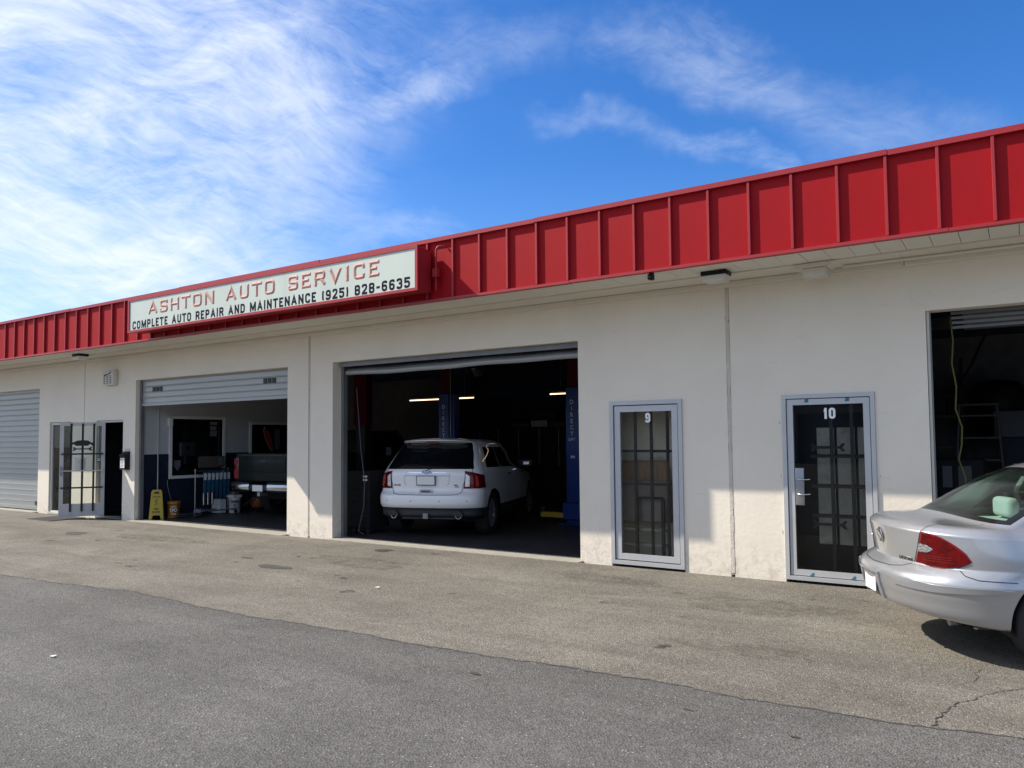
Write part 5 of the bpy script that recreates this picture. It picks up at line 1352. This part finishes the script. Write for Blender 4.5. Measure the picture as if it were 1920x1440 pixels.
# ------------------------------------------------------------------ silver saloon
SY, SXc, SH = -2.31, -1.04, .45
sedan = thing('silver_saloon_car', 'silver saloon car parked outside the right bay, rear towards the middle of the photo', 'car', (SXc, SY, 0), rotz=SH-PI/2)
Lv = [
 dict(v=.00, yr=.20, yf=4.92, w=.84, wr=.74, wf=.74, Dr=.62, Df=.7, z=[(0, .32), (.8, .235), (1.6, .19), (4, .18), (5, .2)]),
 dict(v=.07, yr=.03, yf=5.00, w=.90, wr=.84, wf=.84, Dr=.66, Df=.7, z=[(0, .35), (.7, .27), (1.6, .23), (4, .22), (5, .26)]),
 dict(v=.17, yr=-.035, yf=5.03, w=.925, wr=.885, wf=.88, Dr=.68, Df=.75, z=[(0, .46), (1.2, .42), (4, .42), (5, .42)]),
 dict(v=.27, yr=-.060, yf=5.03, w=.935, wr=.90, wf=.89, Dr=.68, Df=.75, z=[(0, .585), (1.2, .57), (4, .56), (5, .55)]),
 dict(v=.30, yr=-.040, yf=5.02, w=.935, wr=.89, wf=.89, Dr=.68, Df=.75, z=[(0, .625), (1.2, .62), (4, .60), (5, .58)]),
 dict(v=.345, yr=.075, yf=5.00, w=.935, wr=.885, wf=.88, Dr=.66, Df=.8, z=[(0, .69), (1.2, .69), (4, .66), (5, .61)]),
 dict(v=.42, yr=.055, yf=4.95, w=.93, wr=.875, wf=.86, Dr=.66, Df=.85, z=[(0, .80), (1.2, .80), (4, .75), (5, .65)]),
 dict(v=.50, yr=.025, yf=4.88, w=.905, wr=.845, wf=.82, Dr=.66, Df=.9, z=[(0, .950), (1.2, .90), (3.6, .86), (4.3, .78), (5, .68)], crown=.0),
 dict(v=.54, yr=.075, yf=4.80, w=.865, wr=.795, wf=.76, Dr=.60, Df=.9, z=[(0, .978), (1.2, .955), (3.4, .93), (4.3, .83), (5, .70)], crown=.015),
 dict(v=.66, yr=.50, yf=3.86, w=.78, wr=.735, wf=.72, Dr=.30, Df=.5, nr=3.2, z=[(0, 1.005), (1.2, .99), (3.4, .98), (3.9, 1.0)], crown=.03),
 dict(v=.70, yr=.59, yf=3.76, w=.765, wr=.715, wf=.71, Dr=.30, Df=.5, nr=3.2, z=[(0, 1.05), (3.9, 1.05)], crown=.03),
 dict(v=.86, yr=1.12, yf=3.10, w=.63, wr=.59, wf=.60, Dr=.26, Df=.3, nr=3.2, z=[(1.0, 1.34), (3.3, 1.34)], crown=.045),
 dict(v=.90, yr=1.30, yf=2.95, w=.56, wr=.53, wf=.54, Dr=.24, Df=.25, nr=3.0, z=[(1, 1.40), (3.3, 1.40)], crown=.04),
 dict(v=.95, yr=1.62, yf=2.75, w=.34, wr=.32, wf=.32, Dr=.2, Df=.2, z=1.435, crown=.018),
 dict(v=1.0, yr=2.05, yf=2.35, w=.02, wr=.02, wf=.02, Dr=.02, Df=.02, z=1.455)]
for l_ in Lv:
    if l_['v'] in (.50, .345, .27): l_['sharp'] = True
sf = Surf(Lv)
VG0, VG1 = .668, .868
UG = .262
def s_assign(u, v, c):
    a = abs(u)
    if VG0 < v < VG1:
        if a < UG: return 'rear_window' if (a < UG-.022 and VG0+.020 < v < VG1-.012) else 'window_seal'
        if a > .80: return 'windscreen'
        if .345 < a < .68: return 'side_window' if not (.495 < a < .507) else 'body'
    if v < .305 and (a < .30 or (c[1] < .90)): return 'rear_bumper'
    return 'body'
us = list(np.linspace(0, .30, 34))+list(np.linspace(.30, .75, 120))+list(np.linspace(.75, 1, 22))+[UG, UG-.022, .345, .68, .495, .507, .80]
vs = list(np.linspace(0, .30, 16))+list(np.linspace(.30, .56, 20))+list(np.linspace(.56, 1, 26))+[VG0, VG1, VG0+.020, VG1-.012, .305]
AR = [(.99, .335, .375), (3.80, .335, .375)]
so_ = sf.body(us, vs, s_assign, dict(body='silver_paint', rear_bumper='silver_paint', rear_window='green_glass', window_seal='black_frit', windscreen='green_glass', side_window='green_glass'), sedan, AR)
for (y, z, r) in AR:
    for sd_ in (1, -1):
        wheel(sedan, sd_*.775, y, .335, .205, sd_, 'steel_grey', .66, 9); well(sedan, .50, .84, y, z, r, sd_)
b = B(); b.add([(x, y, .255) for x, y in ((-.62, .45), (.62, .45), (.74, .7), (.74, 4.5), (.5, 4.85), (-.5, 4.85), (-.74, 4.5), (-.74, .7))], [tuple(range(8))]); b.build('underbody', 'underbody', sedan, local=True)
b = B().box(-.6, .6, .4, .43, .255, .5).box(-.60, .60, .43, .8, .30, .34); b.build('rear_valance', 'underbody', sedan, local=True)
# tail lamps: dark rim, mirror backing, red lens, small clear reverse lamp
def uv(x=None, y=None, z=0, s=sf):
    if x is not None:
        u = s.ux(x, .42); v = s.vz(u, z); u = s.ux(x, v); return (u, s.vz(u, z))
    u = s.uy(y, .42); v = s.vz(u, z); u = s.uy(y, v); return (u, s.vz(u, z))
def lamp_curves(g=0.):
    u0t, u0b, u1 = sf.ux(.572-g, .49), sf.ux(.478-g, .36), sf.uy(.385+g, .40)
    def cur(u0, zs): return [(u0+(u1-u0)*t, sf.vz(u0+(u1-u0)*t, z)) for t, z in zs]
    tz = np.linspace(0, 1, 14)
    top = cur(u0t, [(t, .928-.150*t**2.3+g*.8*(1-t**6)-(.028 if t > .99 else 0)) for t in tz])
    bot = cur(u0b, [(t, .712-.055*math.sin(PI*min(t*1.15, 1))*.35+.040*max(0, t-.70)/.3*max(0, t-.70)/.3-g*.7*(1-t**6)) for t in tz])
    return top, bot
for sd_ in (1, -1):
    t_, b_ = lamp_curves(.016); rim = sf.patch('tail_lamp', 'lamp_rim_red', sedan, b_, t_, 26, 10, .0015, .003, sd_)
    t_, b_ = lamp_curves(0.); sf.patch('reflector', 'lamp_mirror', rim, b_, t_, 26, 10, .003, 0, sd_)
    sf.patch('lens', 'red_lens', rim, b_, t_, 30, 12, .012, .012, sd_)
    for zz in (.735, .752, .769): sf.line('lens_line', 'lamp_rim_red', rim, [(sf.ux(.54, .38), sf.vz(sf.ux(.54, .38), zz)), (sf.uy(.30, .4), sf.vz(sf.uy(.30, .4), zz))], .004, .0135, sd_)
    tt = [uv(x=.532, z=.850), uv(x=.59, z=.847), uv(x=.63, z=.822)]; bb = [uv(x=.510, z=.79), uv(x=.585, z=.792), uv(x=.63, z=.816)]
    sf.patch('reverse_lamp', 'lamp_mirror_fine', rim, bb, tt, 12, 6, .0135, .008, sd_)
    # trunk lid and bumper gaps
    sf.line('panel_gap', 'panel_gap', so_['body'], [uv(x=.548, z=.925), uv(x=.50, z=.80), uv(x=.452, z=.70), uv(x=.40, z=.665), uv(x=.30, z=.648), (0.0001, sf.vz(.001, .640))], .007, .0015, sd_)
    sf.line('panel_gap', 'panel_gap', so_['body'], [uv(x=.548, z=.925), (sf.ux(.56, .54), .545), (sf.ux(.60, .56), .60), (sf.ux(.66, .6), .655)], .005, .0012, sd_)
    sf.line('panel_gap', 'panel_gap', so_['body'], [uv(y=.32, z=.695), uv(y=.35, z=.655), uv(y=.42, z=.632), uv(y=.66, z=.624)], .006, .0015, sd_)
    # raised rubbing ridge on the bumper
    sf.patch('bumper_ridge', 'silver_paint', so_['rear_bumper'], [uv(x=.42, z=.53), uv(x=.60, z=.525), uv(x=.72, z=.525), uv(y=.36, z=.535), uv(y=.52, z=.545), uv(y=.62, z=.560)], [uv(x=.40, z=.60), uv(x=.60, z=.585), uv(x=.72, z=.578), uv(y=.36, z=.577), uv(y=.52, z=.577), uv(y=.63, z=.568)], 40, 4, .011, .006, sd_)
    # door handles, mirrors, window pillar chrome
    sf.line('window_trim', 'chrome', so_['body'], [(.345, .667), (.45, .667), (.60, .667), (.68, .667)], .012, .003, sd_)
    for yy in (1.95, 2.95): sf.patch('door_handle', 'silver_paint', so_['body'], [(sf.uy(yy, .5), .455), (sf.uy(yy+.2, .5), .457)], [(sf.uy(yy, .5), .472), (sf.uy(yy+.2, .5), .474)], 8, 4, .02, .01, sd_)
    for yy in (1.35, 2.35, 3.42): sf.line('panel_gap', 'panel_gap', so_['body'], [(sf.uy(yy+.25 if yy < 2 else yy, .2), .10), (sf.uy(yy, .35), .35), (sf.uy(yy, .5), .50), (sf.uy(yy, .5), .66)], .006, .0012, sd_)
    B().bev(min(sd_*.77, sd_*1.03), max(sd_*.77, sd_*1.03), 3.25, 3.35, .985, 1.10, .03, 3).build('wing_mirror', 'silver_paint', sedan, local=True)
    sf.patch('head_lamp', 'clear_lens', sedan, [(.80, .40), (.88, .40)], [(.79, .48), (.88, .47)], 10, 5, .004, .004, sd_)
# crease over the trunk (light catching fold)
# emblem: chrome ring with three little shields
o_, r_, u_, n_ = sf.place(0.0, sf.vz(.0, .852), .003)
def onframe(b, pts, depth, o=o_, r=r_, u=u_, n=n_):
    k = len(pts); v = [o+r*a+u*c+n*depth for a, c in pts]+[o+r*a+u*c for a, c in pts]
    b.add(v, [tuple(range(k))]+[(i, k+i, k+(i+1) % k, (i+1) % k) for i in range(k)]); return b
em = onframe(B(), ring_pts(0, 0, .062, .062, 36), .004).build('emblem', 'gunmetal_letter', sedan, local=True)
b = B(); R0_ = .056; k = 36
for rr0, rr1 in ((.052, .062),):
    v = [o_+r_*(q*math.cos(2*PI*i/k))+u_*(q*math.sin(2*PI*i/k))+n_*d for q, d in ((rr0, .004), (.057, .010), (rr1, .004)) for i in range(k)]
    b.add(v, [(j*k+i, j*k+(i+1) % k, (j+1)*k+(i+1) % k, (j+1)*k+i) for j in range(2) for i in range(k)], True)
b.build('ring', 'chrome', em, local=True)
for q in range(3):
    cx, cz = -.022+q*.020, .014-q*.012
    sh_ = [(cx-.013, cz+.020), (cx+.013, cz+.020), (cx+.014, cz-.002), (cx+.003, cz-.024), (cx-.010, cz-.008)]
    onframe(B(), sh_, .009).build('shield', 'chrome', em, local=True)
skin_text(sf, sedan, 'badge_letters', 'LACROSSE', 'gunmetal_letter', .36, .715, .16, .024, .03)
skin_text(sf, sedan, 'badge_letters', 'BUICK', 'gunmetal_letter', -.36, .715, .10, .022, .03)
# plate recess moulding and plate
def quad_uv(x0, x1, z0, z1): return [uv(x=max(x0, .0001), z=z0), uv(x=x1, z=z0)], [uv(x=max(x0, .0001), z=z1), uv(x=x1, z=z1)]
pz0, pz1 = .40, .55
for sd_ in (1, -1):
    a_, c_ = quad_uv(.175, .215, pz0-.02, pz1+.015); sf.patch('plate_surround', 'silver_paint', so_['rear_bumper'], a_, c_, 5, 8, .016, .01, sd_)
a_, c_ = quad_uv(0, .215, pz1+.016, pz1+.030)
for sd_ in (1, -1): a_, c_ = quad_uv(0, .215, pz1+.015, pz1+.032); sf.patch('plate_surround', 'silver_paint', so_['rear_bumper'], a_, c_, 12, 4, .018, .01, sd_)
for sd_ in (1, -1): a_, c_ = quad_uv(0, .174, pz0-.02, pz1+.014); sf.patch('plate_recess', 'recess_grey', so_['rear_bumper'], a_, c_, 12, 6, .002, .002, sd_)
B().box(-.125, .125, -.050, -.044, pz0+.01, pz1-.01).build('number_plate', 'plate_white', sedan, local=True)
# exhaust
B().tube([(.42, .95, .30), (.46, .5, .27), (.47, .36, .255)], .028, 12).build('exhaust_pipe', 'steel_grey', sedan, local=True)
B().cyl((.45, .55, .30), (.45, .95, .30), .10, n=18).build('silencer', 'steel_grey', sedan, local=True)
# fuel door
# cabin
B().box(-.62, .62, .72, 1.25, .93, .945).build('parcel_shelf', 'seat_fabric', sedan, local=True)
B().bev(-.64, .64, 1.22, 1.42, .45, 1.02, .06, 4).build('rear_seat_back', 'seat_fabric', sedan, local=True)
B().bev(-.64, .64, 1.35, 2.0, .35, .55, .06, 4).build('rear_seat', 'seat_fabric', sedan, local=True)
for x in (-.40, .40): B().bev(x-.145, x+.145, 1.14, 1.25, .96, 1.13, .045, 5).build('head_rest', 'seat_fabric', sedan, local=True)
for x in (-.38, .38):
    B().bev(x-.25, x+.25, 2.35, 2.50, .45, 1.08, .06, 4).build('front_seat_back', 'seat_fabric', sedan, local=True)
    B().bev(x-.13, x+.13, 2.33, 2.43, 1.09, 1.25, .04, 4).build('head_rest', 'seat_fabric', sedan, local=True)
B().box(-.72, .72, .95, 3.6, .28, .32).build('cabin_floor', 'cabin_dark', sedan, local=True)
B().bev(-.70, .70, 3.3, 3.75, .70, .97, .05, 3).build('dashboard', 'cabin_dark', sedan, local=True)
B().bev(-.16, .16, 0.80, .90, .946, .985, .012, 2).build('brake_lamp_housing', 'cabin_trim', sedan, local=True)
b = B()
for x in (-.66, .66): b.tube([(x*.98, 1.3, .60), (x*.93, 1.3, 1.15)], .022, 6)
b.build('belt_pillar', 'cabin_trim', sedan, local=True)

# ------------------------------------------------------------------ white SUV
suv = thing('white_suv', 'white SUV with its rear towards the door of the middle bay', 'car', (-8.42, .73, 0), rotz=math.radians(18.8))
Lw = [
 dict(v=.00, yr=.26, yf=4.55, w=.86, wr=.78, wf=.76, Dr=.35, Df=.5, nr=3, z=[(0, .30), (1.5, .26), (3.5, .26), (4.6, .25)]),
 dict(v=.06, yr=.10, yf=4.64, w=.93, wr=.90, wf=.86, Dr=.42, Df=.6, nr=3, z=[(0, .36), (1.5, .32), (3.5, .32), (4.6, .3)]),
 dict(v=.16, yr=.06, yf=4.68, w=.95, wr=.93, wf=.90, Dr=.44, Df=.65, nr=3, z=[(0, .50), (1.5, .47), (3.5, .47), (4.6, .45)]),
 dict(v=.18, yr=.035, yf=4.68, w=.955, wr=.94, wf=.90, Dr=.44, Df=.65, nr=3, z=[(0, .53), (4.6, .5)]),
 dict(v=.26, yr=.00, yf=4.68, w=.965, wr=.945, wf=.91, Dr=.44, Df=.7, nr=3, z=[(0, .66), (4.6, .62)]),
 dict(v=.29, yr=.01, yf=4.67, w=.965, wr=.945, wf=.91, Dr=.44, Df=.7, nr=3, z=[(0, .72), (4.6, .67)]),
 dict(v=.33, yr=.07, yf=4.65, w=.965, wr=.935, wf=.90, Dr=.42, Df=.75, nr=3, z=[(0, .78), (4.6, .72)]),
 dict(v=.42, yr=.09, yf=4.60, w=.96, wr=.925, wf=.88, Dr=.42, Df=.8, nr=3, z=[(0, .94), (3.4, .90), (4.6, .80)]),
 dict(v=.52, yr=.10, yf=4.48, w=.95, wr=.905, wf=.84, Dr=.42, Df=.85, nr=3, z=[(0, 1.10), (2.8, 1.06), (3.6, 1.02), (4.6, .88)]),
 dict(v=.57, yr=.13, yf=3.80, w=.92, wr=.875, wf=.80, Dr=.40, Df=.7, nr=3, z=[(0, 1.16), (2.8, 1.11), (3.5, 1.08), (4.0, 1.06)]),
 dict(v=.78, yr=.38, yf=3.0, w=.77, wr=.73, wf=.70, Dr=.42, Df=.5, nr=3, z=[(0, 1.50), (3.2, 1.46)]),
 dict(v=.85, yr=.44, yf=2.75, w=.70, wr=.66, wf=.64, Dr=.42, Df=.45, nr=3, z=[(0, 1.60), (1, 1.62), (3.2, 1.58)], crown=.01),
 dict(v=.87, yr=.34, yf=2.65, w=.66, wr=.63, wf=.60, Dr=.42, Df=.4, nr=3, z=[(0, 1.625), (1, 1.64), (3.2, 1.61)], crown=.015),
 dict(v=.93, yr=.60, yf=2.4, w=.42, wr=.40, wf=.38, Dr=.3, Df=.3, z=[(0, 1.675), (1.5, 1.69), (3, 1.66)], crown=.01),
 dict(v=1.0, yr=1.3, yf=1.9, w=.02, wr=.02, wf=.02, Dr=.02, Df=.02, z=1.70)]
wf_ = Surf(Lw)
def w_assign(u, v, c):
    a = abs(u)
    if v < .17: return 'lower_cladding'
    if v < .325 and (a < .30 or c[1] < .62): return 'rear_bumper'
    if .575 < v < .845 and a < .225: return 'rear_window'
    if .59 < v < .80 and .335 < a < .66: return 'side_window' if not (.485 < a < .492) else 'body'
    if .59 < v < .86 and a > .80: return 'windscreen'
    if v > .90 and .32 < a < .70: return 'roof_panel'
    if a < .205 and .33 < v < .575: return 'tailgate'
    return 'body'
us = list(np.linspace(0, .30, 32))+list(np.linspace(.30, .75, 90))+list(np.linspace(.75, 1, 16))+[.225, .205, .335, .66, .485, .492, .80, .32, .70]
vs = list(np.linspace(0, .33, 20))+list(np.linspace(.33, .58, 16))+list(np.linspace(.58, 1, 26))+[.17, .325, .575, .845, .59, .80, .86, .90]
AR = [(.93, .37, .43), (3.75, .37, .43)]
wo = wf_.body(us, vs, w_assign, dict(body='white_paint', rear_bumper='white_paint', lower_cladding='black_cladding', rear_window='privacy_glass', side_window='privacy_glass', windscreen='privacy_glass', roof_panel='privacy_glass', tailgate='white_paint'), suv, AR)
for (y, z, r) in AR:
    for sd_ in (1, -1): wheel(suv, sd_*.80, y, .37, .24, sd_, 'steel_grey', .70, 10); well(suv, .50, .89, y, z, r, sd_)
b = B(); b.add([(x, y, .30) for x, y in ((-.7, .5), (.7, .5), (.8, .7), (.8, 4.2), (-.8, 4.2), (-.8, .7))], [tuple(range(6))]); b.build('underbody', 'underbody', suv, local=True)
def uw(x=None, y=None, z=0): return uv(x, y, z, wf_)
for sd_ in (1, -1):
    top_ = [uw(x=.655, z=1.125), uw(x=.76, z=1.11), uw(x=.84, z=1.085), uw(y=.42, z=1.05)]
    bot_ = [uw(x=.645, z=.835), uw(x=.76, z=.835), uw(x=.86, z=.835), uw(y=.46, z=.845)]
    lm = wf_.patch('tail_lamp', 'lamp_rim_red', suv, bot_, top_, 20, 10, .006, .006, sd_)
    wf_.patch('lens', 'red_lens', lm, bot_, top_, 20, 10, .014, .004, sd_)
    wf_.patch('reverse_lamp', 'lamp_mirror_fine', lm, [uw(x=.665, z=.87), uw(x=.735, z=.87)], [uw(x=.675, z=1.08), uw(x=.74, z=1.04)], 8, 8, .0155, .004, sd_)
    wf_.patch('side_reflector', 'sign_red', lm, [uw(x=.835, z=.87), uw(x=.870, z=.87)], [uw(x=.815, z=1.06), uw(x=.850, z=1.04)], 8, 8, .0155, .004, sd_)
    wf_.line('panel_gap', 'panel_gap', suv, [(.215, .572), (.206, .50), uw(x=.642, z=.92), uw(x=.63, z=.82), uw(x=.60, z=.755), uw(x=.50, z=.735), (.0001, wf_.vz(.001, .73))], .010, .002, sd_, n=60)
    wf_.line('crease', 'panel_gap', suv, [uw(x=.40, z=1.05), uw(x=.405, z=.95), uw(x=.37, z=.885)], .004, .0015, sd_)
    for yy in (1.75, 2.85): wf_.line('panel_gap', 'panel_gap', suv, [(wf_.uy(yy+.15 if yy < 2 else yy, .2), .18), (wf_.uy(yy, .4), .42), (wf_.uy(yy-.05, .5), .58)], .006, .0012, sd_)
    for yy in (1.78, 2.72): wf_.patch('door_handle', 'chrome', wo['body'], [(wf_.uy(yy, .5), .475), (wf_.uy(yy+.2, .5), .478)], [(wf_.uy(yy, .5), .492), (wf_.uy(yy+.2, .5), .495)], 8, 4, .025, .01, sd_)
    mr = B().bev(min(sd_*.86, sd_*1.17), max(sd_*.86, sd_*1.17), 2.98, 3.10, 1.10, 1.26, .035, 3).build('wing_mirror', 'black_cladding', suv, local=True)
    B().bev(min(sd_*.98, sd_*1.14), max(sd_*1.03, sd_*1.10), 2.972, 2.979, 1.15, 1.21, .003, 1).build('mirror_glass', 'chrome', mr, local=True)
    b = B(); b.lathe([(.038, 0), (.052, .0), (.055, -.03), (.050, -.06), (.042, -.055), (.038, 0)], (0, 0, 0), 'y', 24)
    b.v = [(x+sd_*.58, y+.10, z+.385) for x, y, z in b.v]; ex = b.build('exhaust_tip', 'steel_bright', suv, local=True)
    B().cyl((sd_*.58, .16, .385), (sd_*.58, .10, .385), .038, n=18).build('bore', 'vent_black', ex, local=True)
    B().prism([(sd_*.58+.085*math.cos(a), .385+.085*math.sin(a)) for a in np.linspace(0, PI, 14)], .03, .10).build('exhaust_shroud', 'black_cladding', suv, local=True)
    for xs_ in (.26, .72): wf_.patch('parking_sensor', 'parking_sensor', wo['rear_bumper'], [uw(x=xs_-.012, z=.618), uw(x=xs_+.012, z=.618)], [uw(x=xs_-.012, z=.642), uw(x=xs_+.012, z=.642)], 4, 4, .004, .002, sd_)
    # tailgate bar and recess either side of the middle
    wf_.patch('handle_bar', 'white_paint', wo['tailgate'], [uw(x=.0001, z=1.055), uw(x=.40, z=1.055)], [uw(x=.0001, z=1.090), uw(x=.41, z=1.090)], 14, 4, .014, .004, sd_)
    wf_.patch('chrome_strip', 'chrome', wo['tailgate'], [uw(x=.08, z=1.096), uw(x=.34, z=1.096)], [uw(x=.08, z=1.112), uw(x=.34, z=1.112)], 14, 4, .005, .003, sd_)
    wf_.line('crease', 'panel_gap', wo['tailgate'], [uw(x=.0001, z=1.052), uw(x=.41, z=1.052)], .006, .002, sd_)
B().box(-.157, .157, .050, .066, .905, 1.045).build('number_plate', 'plate_white', suv, local=True)
b = B(); b.box(-.170, .170, .055, .075, .892, .9045).box(-.170, .170, .055, .075, 1.0455, 1.057).box(-.170, -.158, .055, .075, .9045, 1.0455).box(.158, .170, .055, .075, .9045, 1.0455)
b.build('plate_frame', 'black_cladding', suv, local=True)
wf_.patch('logo_oval', 'badge_blue', suv, [(0.0001, .1), (.01, .1)], [(0.0001, .11), (.01, .11)], 3, 3, .0, 0) if False else None
o_, r_, u_, n_ = wf_.place(0.0, wf_.vz(.0, 1.11), .020)
lo_ = onframe(B(), ring_pts(0, 0, .088, .038, 36), .010, o_, r_, u_, n_).build('logo_oval', 'chrome', suv, local=True)
onframe(B(), ring_pts(0, 0, .080, .032, 36), .0115, o_, r_, u_, n_).build('logo_field', 'badge_blue', lo_, local=True)
vs_, fs_ = text_mesh('Ford', .105, .038, .001, .01, shear=.35)
b = B(); b.add([o_+r_*float(q[0])+u_*float(q[2])+n_*(.0135-float(q[1])) for q in vs_], fs_); b.build('logo_script', 'chrome', lo_, local=True)
skin_text(wf_, suv, 'badge_letters', 'EDGE', 'gunmetal_letter', -.54, .895, .13, .026, .04)
skin_text(wf_, suv, 'badge_letters', 'SEL', 'gunmetal_letter', .52, .895, .075, .022, .04)
skin_text(wf_, suv, 'badge_letters', 'AWD', 'gunmetal_letter', .53, .865, .07, .018, .04)
B().bev(-.115, .115, .046, .062, .762, .822, .005, 2).build('pull_recess', 'parking_sensor', suv, local=True)
B().box(-.08, .08, .040, .046, .776, .808).build('recess_shadow_plate', 'gunmetal_letter', suv, local=True)
# reflective strip line, hitch, tow bar, brake light, wiper
B().tube([(-.45, .12, .335), (.5, .12, .335)], .022, 8).build('tow_bar', 'black_cladding', suv, local=True)
B().box(-.045, .045, .03, .12, .335, .425).box(-.03, .03, .02, .031, .35, .41).build('hitch_receiver', 'steel_grey', suv, local=True)
B().bev(-.12, .12, .355, .40, 1.600, 1.622, .004, 1).build('brake_lamp', 'lamp_rim_red', suv, local=True)
B().tube([(.0, .125, 1.155), (.14, .15, 1.175), (.30, .17, 1.17)], .008, 6).build('rear_wiper', 'black_cladding', suv, local=True)

# ------------------------------------------------------------------ dark pickup truck
tk = thing('dark_pickup_truck', 'dark pickup truck with chrome rear bumper parked in the left bay', 'truck', (-13.56, 1.5, 0), rotz=math.radians(2.5))
def q(b, n, m, p=None, **k): return b.build(n, m, p or tk, local=True, **k)
WTk = .93
bed = q(B().bev(-WTk, -WTk+.16, .06, 2.15, .74, 1.40, .03, 3).bev(WTk-.16, WTk, .06, 2.15, .74, 1.40, .03, 3).box(-.8, .8, 1.9, 2.1, .74, 1.36).box(-.8, .8, .12, 1.95, .80, .84), 'bed', 'dark_green_paint')
tg = q(B().bev(-.775, .775, .01, .10, .80, 1.405, .022, 3), 'tailgate', 'dark_green_paint')
q(B().bev(-.70, .70, -.004, .012, 1.0, 1.30, .012, 2), 'raised_panel', 'dark_green_paint', tg)
q(B().bev(-.76, .76, -.006, .012, 1.345, 1.385, .008, 2), 'top_spoiler', 'black_cladding', tg)
q(B().bev(-.11, .11, -.012, .004, 1.20, 1.265, .01, 2), 'tailgate_handle', 'black_cladding', tg)
for sx in (-1, 1):
    lm = q(B().bev(min(sx*.785, sx*.925), max(sx*.785, sx*.925), .02, .08, .84, 1.31, .015, 2), 'tail_lamp', 'lamp_rim_red')
    q(B().bev(min(sx*.80, sx*.915), max(sx*.80, sx*.915), .008, .02, .86, 1.05, .004, 1), 'lens', 'dim_red', lm)
    q(B().bev(min(sx*.80, sx*.915), max(sx*.80, sx*.915), .008, .02, 1.16, 1.29, .004, 1), 'lens', 'dim_red', lm)
    cs = [(.0, .565), (-.030, .580), (-.052, .625), (-.062, .69), (-.050, .745), (-.018, .785), (.03, .795)]
    st = [(.28, -.07), (.50, -.075), (.72, -.07), (.86, -.045), (.95, .01), (.99, .08), (1.0, .18)]
    b = B(); m_ = len(cs)
    for i_, (px_s, py_s) in enumerate(st):
        k0 = max(0, min(1, (px_s-.86)/.14)); b.v += [(sx*(px_s-(dy+.03)*k0), py_s+dy*(1-k0), dz_) for dy, dz_ in cs]
    b.f += [(i_*m_+k, (i_+1)*m_+k, (i_+1)*m_+k+1, i_*m_+k+1) for i_ in range(len(st)-1) for k in range(m_-1)]; b.sm += [True]*((len(st)-1)*(m_-1))
    q(b, 'bumper', 'dim_chrome')
    q(B().bev(min(sx*.30, sx*.85), max(sx*.30, sx*.85), -.128, .0, .771, .785, .005, 1), 'bumper_pad', 'black_cladding')
    for y in (1.15, 4.65): wheel(tk, sx*.82, y, .40, .27, sx, 'steel_grey', .6, 8)
    q(B().bev(min(sx*1.0, sx*1.24), max(sx*1.0, sx*1.24), 3.55, 3.66, 1.25, 1.52, .03, 3), 'wing_mirror', 'black_cladding')
    q(B().bev(min(sx*1.02, sx*1.2), max(sx*1.02, sx*1.2), 3.54, 3.549, 1.28, 1.49, .003, 1), 'mirror_glass', 'lamp_mirror_fine')
q(B().bev(-.28, .28, -.12, .05, .62, .74, .01, 2), 'bumper_step', 'black_cladding')
q(B().box(-.155, .155, -.134, -.128, .605, .735), 'number_plate', 'plate_white')
q(B().box(-.04, .04, -.10, .1, .50, .58), 'hitch_receiver', 'steel_grey')
q(B().bev(-.93, .93, 2.17, 5.55, .55, 1.22, .06, 3), 'body', 'dark_green_paint')
cabp = [(2.2, 1.2), (2.32, 1.84), (2.5, 1.90), (3.55, 1.90), (4.15, 1.25), (4.15, 1.2)]
cb_ = q(B().prism(cabp, -.80, .80, 'x'), 'cab', 'dark_green_paint')
q(B().add([(-.66, 2.205, 1.30), (.66, 2.205, 1.30), (.60, 2.30, 1.78), (-.60, 2.30, 1.78)], [(0, 1, 2, 3)]), 'rear_window', 'privacy_glass', cb_)
for sx in (-1, 1): q(B().prism([(2.45, 1.25), (2.5, 1.78), (3.5, 1.80), (3.95, 1.28)], sx*.801, sx*.806, 'x'), 'cab_window', 'privacy_glass', cb_)
q(B().box(-.6, .6, .3, 5.0, .42, .55), 'chassis', 'underbody')
q(B().cyl((-.5, 1.15, .42), (.5, 1.15, .42), .06, n=12).cyl((-.12, 1.15, .40), (.12, 1.15, .40), .15, n=16), 'axle', 'underbody')
